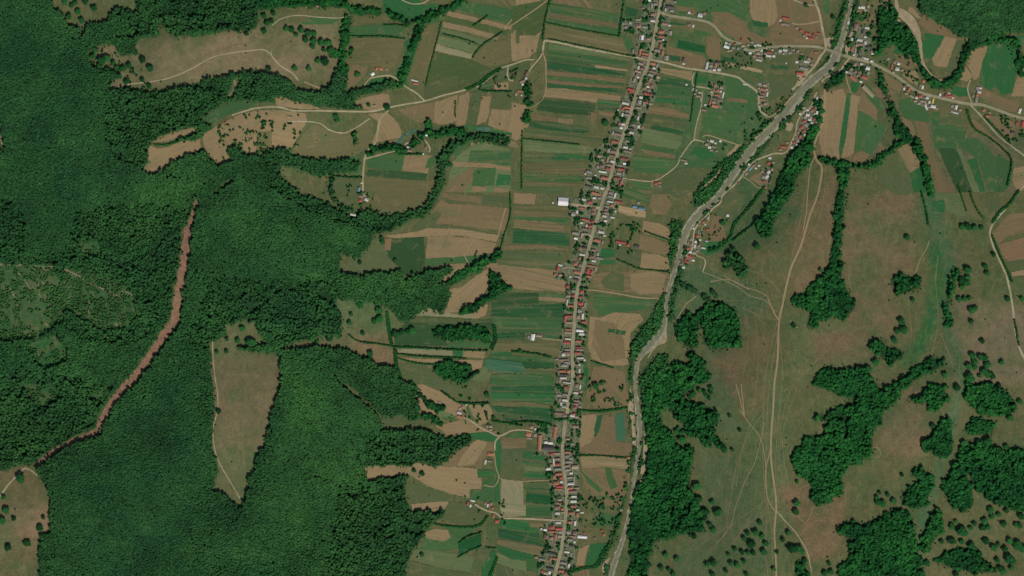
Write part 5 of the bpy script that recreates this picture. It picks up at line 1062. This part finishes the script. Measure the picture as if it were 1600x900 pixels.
# class: spacing (px), radius lo/hi (m), height lo/hi (m)
CP = {1: (3.0, 4.0, 5.8, 16, 18), 2: (3.0, 3.6, 6.0, 14.5, 19.5), 3: (3.5, 3.2, 7.2, 8, 20), 4: (3.6, 2.8, 7.8, 7, 18.5), 5: (3.0, 2.2, 5.0, 4, 11), 6: (3.3, 1.6, 4.2, 3, 9)}
placed = {}
for cl, (sp, r0, r1, h0, h1) in CP.items():
    gy_ = np.arange(OY + 20, OY + GH - 20, sp * .87); P_ = []
    for j, y in enumerate(gy_):
        xs = np.arange(OX + 20, OX + GW - 20, sp) + (j % 2) * sp / 2; P_.append(np.stack([xs, np.full(len(xs), y)], 1))
    P_ = np.concatenate(P_); P_ += rng.uniform(-.38, .38, P_.shape) * sp
    wa = .45 if cl in (1, 2, 3) else 1.0
    wx = wa * (vnoise(P_[:, 0], P_[:, 1], 15, 61) - .5) * 8 + (vnoise(P_[:, 0], P_[:, 1], 6, 63) - .5) * 5 + rng.normal(size=len(P_)) * .6; wy = wa * (vnoise(P_[:, 0], P_[:, 1], 15, 62) - .5) * 8 + (vnoise(P_[:, 0], P_[:, 1], 6, 64) - .5) * 4 + rng.normal(size=len(P_)) * .6
    ix = np.clip((P_[:, 0] + wx - OX).astype(int), 0, GW - 1); iy = np.clip((P_[:, 1] + wy - OY).astype(int), 0, GH - 1)
    fx = np.clip((P_[:, 0] - OX).astype(int), 0, GW - 1); fy = np.clip((P_[:, 1] - OY).astype(int), 0, GH - 1)
    k = (wcl[iy, ix] == cl) & (wid[iy, ix] > 0) & ~free[fy, fx]
    if cl >= 3:
        edge = 1 - boxblur(wood_mask, 4)[fy, fx] if cl in (4, 5) else 0
        gap = vnoise(P_[:, 0], P_[:, 1], 7, 31) * .6 + vnoise(P_[:, 0], P_[:, 1], 24 if cl != 4 else 13, 32) * .4; k &= gap > {3: .27, 4: .27, 5: .3, 6: .43}[cl] + edge * .42
    P_ = P_[k]; ids = wid[iy[k], ix[k]]
    for w in np.unique(ids):
        q = P_[ids == w]; n = len(q)
        clump = vnoise(q[:, 0], q[:, 1], 9, 33) * .6 + vnoise(q[:, 0], q[:, 1], 30, 34) * .4
        amp = .45 if cl == 1 else 1.0
        rr = r0 + (r1 - r0) * rng.beta(2, 2.4, n); hh = h0 + (h1 - h0) * np.clip(.5 + (clump - .5) * 1.8 * amp + rng.normal(size=n) * .22, 0, 1.15)
        placed.setdefault(int(w), []).append((q, rr, hh, np.clip(rng.normal(.5, .2, n) + (clump - .5) * .5, 0, 1), cl))
for i, (lab, cl, mt, polys, bl) in enumerate(WOODS):
    L = placed.get(i + 1)
    if not L: print('EMPTY WOOD', lab); continue
    q = np.concatenate([a[0] for a in L]); rr = np.concatenate([a[1] for a in L]); hh = np.concatenate([a[2] for a in L]); tn = np.concatenate([a[3] for a in L])
    cls = np.concatenate([np.full(len(a[0]), a[4]) for a in L]); zr = np.minimum(hh * .48, rr * np.where(cls == 1, .6, np.where(cls == 2, .82, 1.2))); X = PA(q[:, 0], q[:, 1]); X[:, 2] += hh - zr
    sx_ = np.clip((q[:, 0] - OX).astype(int), 0, GW - 1); sy_ = np.clip((q[:, 1] - OY).astype(int), 0, GH - 1)
    sp_ = np.clip(spec[sy_, sx_] + (cls == 6) * .5 + (vnoise(q[:, 0], q[:, 1], 40, 71) - .5) * .5 + (vnoise(q[:, 0] * .5 + q[:, 1], q[:, 1] - q[:, 0] * .3, 14, 72) - .5) * .3, 0, 1.1)
    o = link('woodland', crowns_mesh('woodland', X, rr, zr, tn, sp_, LT if i == 0 else LT2), M[mt]); tag(o, lab, 'woodland', kind='stuff')

# ================================================================== hedgerows, one thing each
for s, lab in HEDGES:
    w, l = belts(s); l = np.array(smooth(l, .8)); n = len(l); reps = max(1, int(w / 2.2)); Q = []; 
    for k in range(reps):
        Q.append(l + rng.normal(size=l.shape) * .35 + (np.array([[k - (reps - 1) / 2]]) * 1.9 * np.ones_like(l)) * np.array([[1, .5]]))
    q = np.concatenate(Q); gap = vnoise(q[:, 0], q[:, 1], 5, 41); n = len(q)
    rr = np.clip(w * .8 * S * .5 / max(1, reps * .9) * rng.uniform(.55, 1.15, n), 1.8, 5.5); hh = rr * rng.uniform(1.4, 2.0, n) + 1
    zr = np.minimum(rr * 1.1, hh * .5); X = PA(q[:, 0], q[:, 1], topz(q[:, 0], q[:, 1], 0)); X[:, 2] += hh - zr; c = X.mean(0); c[2] = X[:, 2].min() - 2
    o = link('hedgerow', crowns_mesh('hedgerow', X - c, rr, zr, rng.random(n)), M['wood']); o.location = c
    tag(o, lab, 'hedgerow', group='hedgerows between the fields')

# ================================================================== village garden bushes (uncountable) and field scrub
q = []
vill = np.zeros((GH, GW), bool)
for s in YARDS: fill(vill, pts(s), True)
occ = free.copy()
for row in BLD.replace('\n', ';').split(';'):
    f = row.split()
    if f[4] == 'x': continue
    x, y, w, h = map(float, f[:4]); cx_, cy_ = int(x - OX), int(y - OY); a, b = int(w / 2 + 1.2), int(h / 2 + 1.2)
    occ[max(cy_ - b, 0):cy_ + b + 1, cx_ - a:cx_ + a + 1] = True
near = boxblur(boxblur(occ.astype(float), 6), 6)
cand = rng.uniform((OX + 20, OY + 20), (OX + GW - 20, OY + GH - 20), (60000, 2)); ix = (cand[:, 0] - OX).astype(int); iy = (cand[:, 1] - OY).astype(int)
vj, vi = np.where(vill & ~occ & (wid == 0)); pk = rng.integers(0, len(vj), 9000)
gv = np.stack([vi[pk] + OX + rng.random(9000), vj[pk] + OY + rng.random(9000)], 1); gv = gv[vnoise(gv[:, 0], gv[:, 1], 5, 51) > .57]
orch = np.zeros((GH, GW), bool)
for s in ["905 765 975 770 968 822 905 822", "915 590 975 600 975 635 925 638", "1000 345 1000 400 950 395 950 350", "1125 90 1205 65 1210 100 1130 110", "720 600 775 640 780 680 700 660", "725 775 790 780 790 820 760 815", "750 115 830 100 832 155 800 155", "1140 205 1240 140 1150 260 1085 300", "1365 85 1415 90 1450 130 1400 125", "1345 0 1390 0 1395 60 1345 40", "1090 340 1140 330 1130 395 1090 395", "1560 180 1600 190 1600 230 1570 220", "540 285 585 300 580 340 540 330", "340 190 400 175 470 180 470 230 345 250", "120 35 215 110 240 140 180 140 100 60"]: fill(orch, pts(s), True)
oj, oi_ = np.where(orch & ~occ & (wid == 0)); pk = rng.integers(0, len(oj), 4200)
go = np.stack([oi_[pk] + OX + rng.random(4200), oj[pk] + OY + rng.random(4200)], 1); go = go[(vnoise(go[:, 0], go[:, 1], 7, 52) > .6)]
k = np.zeros(len(cand), bool)
g = np.concatenate([gv, go]); n = len(g); rr = rng.uniform(1.2, 4.0, n); print('garden', len(gv), len(go))
X = PA(g[:, 0], g[:, 1], topz(g[:, 0], g[:, 1], 0)); zr = rr * .95; X[:, 2] += zr * 1.2
tag(link('garden_trees', crowns_mesh('garden_trees', X, rr, zr, rng.random(n)), M['wood']), 'small dark garden trees and bushes crowded between the village houses', 'garden trees', kind='stuff')
k = (wid[iy, ix] == 0) & ~occ[iy, ix] & ~vill[iy, ix] & ((boxblur(wood_mask, 5)[iy, ix] > .12) | (rng.random(len(cand)) < .012))
g = cand[k][:3400]; n = len(g); rr = rng.uniform(.7, 3.0, n); X = PA(g[:, 0], g[:, 1], topz(g[:, 0], g[:, 1], 0)); zr = rr * .8; X[:, 2] += zr
tag(link('scattered_bushes', crowns_mesh('scattered_bushes', X, rr, zr, rng.random(n)), M['wood']), 'tiny dark bushes dotted along wood edges and rough pasture', 'bushes', kind='stuff')

# ================================================================== labels helpers
ORD = ['first', 'second', 'third', 'fourth', 'fifth', 'sixth', 'seventh', 'eighth', 'ninth', 'tenth', 'eleventh', 'twelfth', 'thirteenth', 'fourteenth', 'fifteenth', 'sixteenth', 'seventeenth', 'eighteenth', 'nineteenth', 'twentieth']
def ordn(i): return ORD[i] if i < 20 else f'{i + 1}th'

# ================================================================== individual trees: > trunk, crown
def crown_template(seed):
    r = np.random.default_rng(seed); Vs, Fs = [], []; off = 0
    n = 13
    for i in range(n):
        a = i * 2.4 + r.uniform(-.4, .4); d = math.sqrt((i + .3) / n) * .66; z = .35 * (1 - d * d) + r.uniform(-.12, .12) + .1
        TV, TF = lump_template(seed * 31 + i, 2, .3, None); s = r.uniform(.30, .42)
        Vs.append(TV * np.array([s, s, s * .85]) + np.array([math.cos(a) * d, math.sin(a) * d, z])); Fs.append(TF + off); off += len(TV)
    V = np.concatenate(Vs); F = np.concatenate(Fs)
    # leaf tufts over the surface
    k = r.integers(0, len(V), 420); c = V[k] * r.uniform(1.0, 1.1, (420, 1)); t1 = r.normal(size=(420, 3)); t1 /= np.linalg.norm(t1, axis=1)[:, None]; t2 = np.cross(t1, r.normal(size=(420, 3))); t2 /= np.linalg.norm(t2, axis=1)[:, None]; s = r.uniform(.04, .085, (420, 1))
    T = np.stack([c + t1 * s, c + t2 * s, c - t1 * s], 1).reshape(-1, 3); TF = np.arange(420 * 3).reshape(-1, 3) + len(V)
    V = np.concatenate([V, T]); F = np.concatenate([F, TF])
    me = np_mesh('crown', V, F); me.materials.append(M['tree']); return me
def trunk_template(seed):
    bm = bmesh.new(); r = random.Random(seed)
    bmesh.ops.create_cone(bm, segments=7, radius1=.075, radius2=.045, depth=1.0, cap_ends=True); 
    for v in bm.verts: v.co.z += .5
    for k in range(4):
        a = k * 1.57 + r.uniform(-.4, .4); g = bmesh.ops.create_cone(bm, segments=5, radius1=.035, radius2=.012, depth=.55, cap_ends=True)['verts']
        for v in g:
            x, y, z = v.co; z += .27; tl = .75; x2 = x * math.cos(tl) + z * math.sin(tl); z2 = -x * math.sin(tl) + z * math.cos(tl)
            v.co = (x2 * math.cos(a) - y * math.sin(a), x2 * math.sin(a) + y * math.cos(a), z2 + .8)
    me = bpy.data.meshes.new('trunk'); bm.to_mesh(me); bm.free(); me.materials.append(M['bark']); return me
CT = [crown_template(i + 1) for i in range(6)]; TT = [trunk_template(i) for i in range(3)]
tr = []
for row in TREES.replace('\n', ';').split(';'):
    x, y, r = map(float, row.split())
    if r > 0: tr.append((x, y, r))
tr = [t for t in tr if not wood_mask[int(t[1] - OY), int(t[0] - OX)]] + [t for t in tr if wood_mask[int(t[1] - OY), int(t[0] - OX)]]
tr = sorted(tr, key=lambda t: -t[2])[:300]
TZ = [((0, 0, 170, 70), 'in the clearing at the top left corner', 'trees in the top left clearing'), ((140, 70, 250, 150), 'at the left tip of the long meadow', 'trees at the tip of the long meadow'), ((200, 0, 400, 130), 'along the long meadow with the curved track', 'trees along the long meadow'),
      ((400, 0, 470, 120), 'by the curved track end of the meadow', 'trees at the meadow track'), ((470, 40, 500, 120), 'in the clump right of the meadow track', 'trees right of the meadow track'), ((500, 40, 535, 120), 'at the right end of the meadow', 'trees at the right end of the meadow'), ((380, 0, 700, 300), 'around the upper hill farms', 'trees around the hill farms'),
      ((520, 360, 600, 580), 'on the green clearing left of centre', 'trees on the central green clearing'), ((600, 360, 680, 580), 'on the dark green field left of centre', 'trees by the dark green field'), ((320, 490, 460, 800), 'in the tall narrow forest clearing', 'trees in the narrow clearing'), ((480, 520, 520, 540), 'on the strip joining two clearings', 'trees on the joining strip'),
      ((0, 700, 90, 900), 'in the bottom left pasture', 'trees in the bottom left pasture'), ((600, 600, 800, 900), 'on the tan hill fields lower left of the village', 'trees on the lower hill fields'), ((800, 0, 1010, 700), 'among the village fields', 'trees among the village fields'),
      ((1040, 590, 1130, 710), 'at the ragged top of the big riverside wood', 'trees above the riverside wood'), ((1080, 740, 1130, 835), 'at the right edge of the big riverside wood', 'trees right of the riverside wood'), ((1010, 836, 1130, 900), 'in the pasture below the big riverside wood', 'trees below the riverside wood'), ((1130, 600, 1160, 720), 'on the bare slope right of the riverside wood', 'trees on the bare slope'), ((1130, 810, 1200, 900), 'in the oak group left of the long track', 'trees left of the long track'),
      ((1200, 740, 1300, 900), 'beside the forking track at the bottom', 'trees beside the forking track'), ((1300, 730, 1430, 870), 'left of the lower stream bed', 'trees left of the lower stream bed'), ((1360, 640, 1470, 720), 'near the oval wood by the stream bed', 'trees near the oval wood'), ((1420, 800, 1510, 900), 'in the first oak rows right of the lower stream bed', 'trees right of the lower stream bed'), ((1510, 790, 1556, 900), 'in the middle of the bottom right oak pasture', 'trees in the middle of the oak pasture'), ((1556, 790, 1610, 900), 'against the bottom right corner', 'trees in the bottom right corner'),
      ((1470, 600, 1610, 710), 'between the woods at the right edge', 'trees between the right edge woods'), ((1490, 330, 1610, 415), 'below the ploughed fields on the right', 'trees below the ploughed fields'), ((1490, 415, 1530, 510), 'beside the green stream bed on the right pasture', 'trees beside the green stream bed'), ((1530, 410, 1610, 540), 'by the pale lane at the right edge', 'trees by the right edge lane'), ((1500, 540, 1535, 600), 'in the left half of the right edge oak group', 'trees in the oak group'), ((1535, 540, 1610, 600), 'in the right half of the right edge oak group', 'trees in the oak group right half'),
      ((1350, 360, 1480, 600), 'around the small copses of the middle pasture', 'trees around the small copses'), ((1200, 400, 1300, 520), 'near the long track and tall tree belt', 'trees near the tree belt'), ((1240, 0, 1450, 210), 'around the bridge and upper houses', 'trees around the upper houses'), ((1030, 290, 1200, 400), 'near the red roofed hamlet', 'trees near the hamlet'), ((-10, -10, 1700, 1000), 'alone on open grass', 'lone trees')]
zone = {}
for t in tr:
    for k, (b, ph, gr) in enumerate(TZ):
        if b[0] <= t[0] < b[2] and b[1] <= t[1] < b[3]: zone.setdefault(k, []).append(t); break
proto = {}
ti = 0
for k, L in zone.items():
    ph, gr = TZ[k][1:]
    for size in ('large', 'medium', 'small'):
        S_ = sorted([t for t in L if (size == 'large') == (t[2] >= 5.2) and (size == 'small') == (t[2] < 3.9)])
        for j, (x, y, r) in enumerate(S_):
            ti += 1; ct = CT[ti % 6]; tt_ = TT[ti % 3]
            root = bpy.data.objects.new('broadleaf_tree', None); COL.objects.link(root); root.location = P(x, y, .2); root.rotation_euler.z = random.uniform(0, 6.28)
            rm = r * S * 1.04; h = rm * .7 + 3.0
            tk = link('trunk', tt_, parent=root); tk.scale = (rm, rm, h * .75)
            cr = link('crown', ct, parent=root); cr.location = (0, 0, h * .62); cr.scale = (rm, rm * random.uniform(.9, 1.1), rm * .8)
            lab = (f'{ordn(j)} {size} tree from the left ' if len(S_) > 1 else f'the only {size} tree ') + ph
            if len(lab.split()) > 16: lab = ' '.join(w for w in lab.split() if w != 'the')
            tag(root, lab, 'tree', gr)

# ================================================================== buildings: > wall, roof (> chimney)
def roadx(y):
    l = pts(ROADS[0][3]); return float(np.interp(y, [q[1] for q in l], [q[0] for q in l]))
BOXN = [0]
def box_bm(bm, x0, x1, y0, y1, z0, z1):
    v = [bm.verts.new(p) for p in ((x0, y0, z0), (x1, y0, z0), (x1, y1, z0), (x0, y1, z0), (x0, y0, z1), (x1, y0, z1), (x1, y1, z1), (x0, y1, z1))]
    for f in ((3, 2, 1, 0), (4, 5, 6, 7), (0, 1, 5, 4), (1, 2, 6, 5), (2, 3, 7, 6), (3, 0, 4, 7)): bm.faces.new([v[i] for i in f])
def bm_obj(name, bm, mat, parent=None, smooth=False):
    bmesh.ops.recalc_face_normals(bm, faces=bm.faces)
    me = bpy.data.meshes.new(name); bm.to_mesh(me); bm.free(); return link(name, me, mat, parent)
def building(x, y, w, h, code, rot, kindn, hip):
    L, W = w * S * .93, h * S * .93; turn = 0
    if W > L: L, W = W, L; turn = 90
    root = bpy.data.objects.new(kindn, None); COL.objects.link(root); root.location = P(x, y, float(topz([x], [y], 2)[0])); root.rotation_euler.z = R(-rot + turn)
    wh = 2.6 if kindn == 'shed' else 3.4; rise = W * (.16 if kindn == 'shed' else .30); e = .5
    bm = bmesh.new(); a, b = L / 2 - e, W / 2 - e; box_bm(bm, -a, a, -b, b, -1.0, wh)
    if not hip:
        v = [bm.verts.new(p) for p in ((-a, -b, wh), (-a, b, wh), (-a, 0, wh + rise * .9), (a, -b, wh), (a, b, wh), (a, 0, wh + rise * .9))]
        bm.faces.new(v[:3]); bm.faces.new(v[3:])
    for s in (-1, 1):       # window and door recesses along the long sides
        k = max(2, int(L / 4))
        for i in range(k):
            cx = -a + (i + .5) * 2 * a / k; box_bm(bm, cx - .5, cx + .5, s * b - .04, s * b + .04, 1.0, 2.2)
    bm_obj('wall', bm, M['wall'], root)
    bm = bmesh.new(); a, b = L / 2, W / 2; i_ = min(b, a * .8) if hip else 0; t = .18
    P0 = [(-a, -b, wh), (a, -b, wh), (a, b, wh), (-a, b, wh), (-a + i_, 0, wh + rise), (a - i_, 0, wh + rise)]
    lo = [bm.verts.new((p[0], p[1], p[2] - (.02 if j > 3 else .02))) for j, p in enumerate(P0)]; hi = [bm.verts.new((p[0], p[1], p[2] + t)) for p in P0]
    for f in ((0, 1, 5, 4), (2, 3, 4, 5), (1, 2, 5), (3, 0, 4)):
        bm.faces.new([hi[q] for q in f]) if (hip or len(f) == 4) else None
        bm.faces.new([lo[q] for q in f[::-1]]) if (hip or len(f) == 4) else None
    if hip: rim_ = [(0, 1), (1, 2), (2, 3), (3, 0)]
    else: rim_ = [(0, 1), (1, 5), (5, 2), (2, 3), (3, 4), (4, 0)]
    for p, q_ in rim_: bm.faces.new((lo[p], lo[q_], hi[q_], hi[p]))
    box_bm(bm, -a + i_ , a - i_ , -.16, .16, wh + rise + t * .6, wh + rise + t + .1)
    rf = bm_obj('roof', bm, M['roof'], root)
    fd = random.uniform(0, .45) if code in 'RO' else 0; c = (np.array(srgb(RC[code])) * (1 - fd) + np.array(srgb('#6a5448')) * fd) * random.uniform(.78, 1.12); c[1] *= random.uniform(.94, 1.06); rf.color = tuple(np.clip(c, 0, .8)) + (1,)
    if kindn == 'house' and L > 11:
        bm = bmesh.new(); cx = a * random.uniform(-.5, .5); box_bm(bm, cx - .45, cx + .45, .5, 1.3, wh + rise * .4, wh + rise + 1.0); bm_obj('chimney', bm, M['brick'], rf)
    return root
CN = dict(R='red', O='orange', B='maroon', D='charcoal', W='pale grey', V='bright white', G='grey', P='pale brown', S='blue grey', Y='yellow', T='brown')
BZ = [((880, 308, 881, 330), ''),]
SEG = [(0, 45, 'above the first bend of the main street'), (45, 95, 'north of the street crossing'), (95, 155, 'just south of the street crossing'), (155, 215, 'in the upper middle of the main street'), (215, 262, 'above the lane to the red farmhouse'), (262, 300, 'beside the lane to the red farmhouse'), (300, 335, 'level with the big white hall'), (335, 380, 'just below the big white hall'), (380, 412, 'level with the long red barn'), (412, 440, 'around the bright red house'), (440, 485, 'beside the track across the dry fields'), (485, 525, 'level with the lone white farm'), (525, 560, 'just below the lone white farm lane'), (560, 600, 'above the kink in the street'), (600, 642, 'above the long hedge to the river'), (642, 700, 'around the walled school yard'), (700, 735, 'just below the school yard'), (735, 772, 'by the dark green plot'), (772, 812, 'above the bottom pale lane'), (812, 850, 'around the gleaming white shed'), (850, 905, 'at the bottom end of the main street')]
ZB = [((1060, 5, 1110, 45), 'by the curved side road near the top'), ((1125, 55, 1175, 80), 'around the bend of the upper side road'), ((1175, 60, 1210, 100), 'on the right part of the upper side road'), ((1095, 90, 1130, 115), 'in the farm on the lower side road'), ((1060, 85, 1080, 105), 'alone on the lower side road'), ((1075, 115, 1135, 176), 'in the hamlet east of the main street'), ((1150, 120, 1200, 170), 'at the end of the lower side road'), ((1210, 15, 1290, 70), 'west of the upper gravel river'), ((1200, 70, 1290, 120), 'just below the upper side road by the river'), ((1320, 0, 1365, 60), 'east of the bridge near the top'), ((1320, 60, 1375, 100), 'right beside the bridge head'), ((1320, 98, 1375, 160), 'south east of the bridge'), ((1380, 80, 1410, 115), 'north of the highway right of the bridge'), ((1405, 120, 1450, 175), 'south of the highway at mid bend'), ((1450, 135, 1500, 180), 'by the highway before the fork'), ((1500, 130, 1550, 190), 'near the highway fork'), ((1560, 160, 1610, 215), 'by the highway at the right edge'), ((1215, 140, 1290, 236), 'in the crowded riverside hamlet under the steep wood'), ((1145, 240, 1215, 300), 'in the middle riverside hamlet'), ((1060, 320, 1145, 425), 'in the lower riverside hamlet'), ((1100, 210, 1130, 235), 'in the farm at the end of the curved lane'), ((1060, 245, 1080, 260), 'along the curved lane'), ((1015, 280, 1035, 295), 'at the foot of the curved lane'), ((985, 310, 1010, 335), 'behind the dry field east of the street'), ((960, 370, 1000, 390), 'at the long red barn'), ((680, 620, 735, 655), 'in the hill farm above the lane fork'), ((755, 660, 780, 680), 'beside the lane fork'), ((750, 700, 775, 730), 'below the lane fork'), ((725, 775, 780, 820), 'in the hamlet on the bottom pale lane'), ((575, 100, 660, 135), 'at the hill farms near the top'), ((630, 205, 670, 245), 'around the ring shaped driveway'), ((545, 280, 580, 340), 'in the farm at the left lane end'), ((800, 105, 830, 155), 'in the farm west of the village'), ((820, 520, 850, 532), 'in the lone farm west of the street'), ((860, 310, 885, 320), 'at the big white hall'), ((925, 825, 990, 845), 'on bare ground east of the gleaming shed'), ((820, 660, 850, 700), 'west of the school yard'), ((860, 410, 880, 435), 'in the farm set back west of the street'), ((960, 680, 1000, 800), 'alone near the lower river'), ((340, 170, 600, 195), 'isolated in the western hill fields'), ((1060, 125, 1080, 135), 'alone east of the street')]
bl = []
for row in BLD.replace('\n', ';').split(';'):
    f = row.split()
    if f[4] == 'x': continue
    x, y, w, h = map(float, f[:4]); code = f[4]; near_road = abs(x - roadx(y)) < 48
    if len(f) > 5: rot = float(f[5])
    elif near_road:
        d = roadx(y + 12) - roadx(y - 12); rot = math.degrees(math.atan2(-d, 24)) * .75 + random.uniform(-2, 2)
    else: rot = 12 + random.uniform(-4, 4)
    area = w * h; kindn = 'shed' if code in 'WVGS' and area < 30 else 'barn' if (code in 'WVGSPD' or max(w, h) > 12.5) else 'house'
    where = None
    for b, ph in ZB:
        if b[0] <= x < b[2] and b[1] <= y < b[3]: where = ph; break
    if not where and near_road:
        sd = 'west side' if x < roadx(y) else 'east side'
        where = f'{sd}, ' + next((p for a, b_, p in SEG if a <= y < b_), 'top of the street')
    bl.append([x, y, w, h, code, rot, kindn, where or 'standing alone among fields'])
cnt = {}
for b in bl: cnt.setdefault((b[4], b[6], b[7]), []).append(b)
for (code, kindn, where), L in cnt.items():
    L.sort(key=lambda b: (round(b[1] * 2), b[0]))
    for j, b in enumerate(L):
        x, y, w, h, _, rot, _, _ = b
        root = building(x, y, w, h, code, rot, kindn, kindn == 'house' and max(w, h) / min(w, h) < 1.9)
        pre = '' if len(L) == 1 else f'{ordn(j)} from the top, '
        lab = f'{CN[code]} roofed {kindn}, {pre}{where}'
        if len(lab.split()) > 16: lab = ' '.join(w for w in lab.split() if w != 'the')
        if len(lab.split()) > 16: lab = lab.replace(' from top', ' down')
        tag(root, lab, 'building' if kindn == 'house' else kindn, 'buildings ' + (where.split(', ')[1] if ', ' in where else where))
        root['category'] = kindn

# ================================================================== bridge over the gravel river
A_, B_ = P(1294.5, 78.2, 1.6), P(1323.5, 88.2, 1.6); A_, B_ = Vector(A_), Vector(B_); d = (B_ - A_); L = d.length
root = bpy.data.objects.new('road_bridge', None); COL.objects.link(root); root.location = (A_ + B_) / 2; root.rotation_euler.z = math.atan2(d.y, d.x)
bm = bmesh.new(); box_bm(bm, -L / 2, L / 2, -4.4, 4.4, -.4, 1.3); bm_obj('deck', bm, M['concrete'], root)
bm = bmesh.new(); box_bm(bm, -L / 2, L / 2, -3.5, 3.5, 1.32, 1.36); bm_obj('roadway', bm, M['asphalt'], root)
for s in (-1, 1):
    bm = bmesh.new(); box_bm(bm, -L / 2, L / 2, s * 4.15 - .15, s * 4.15 + .15, 1.31, 2.3); bm_obj('parapet', bm, M['concrete'], root)
for k in (-1, 0, 1):
    bm = bmesh.new(); box_bm(bm, k * L / 4 - .7, k * L / 4 + .7, -4.8, 4.8, -1.5, -.41); bm_obj('pier', bm, M['concrete'], root)
tag(root, 'short concrete road bridge crossing the gravel river', 'bridge')
print('trees', ti, 'buildings', len(bl), 'objects', len(bpy.data.objects))
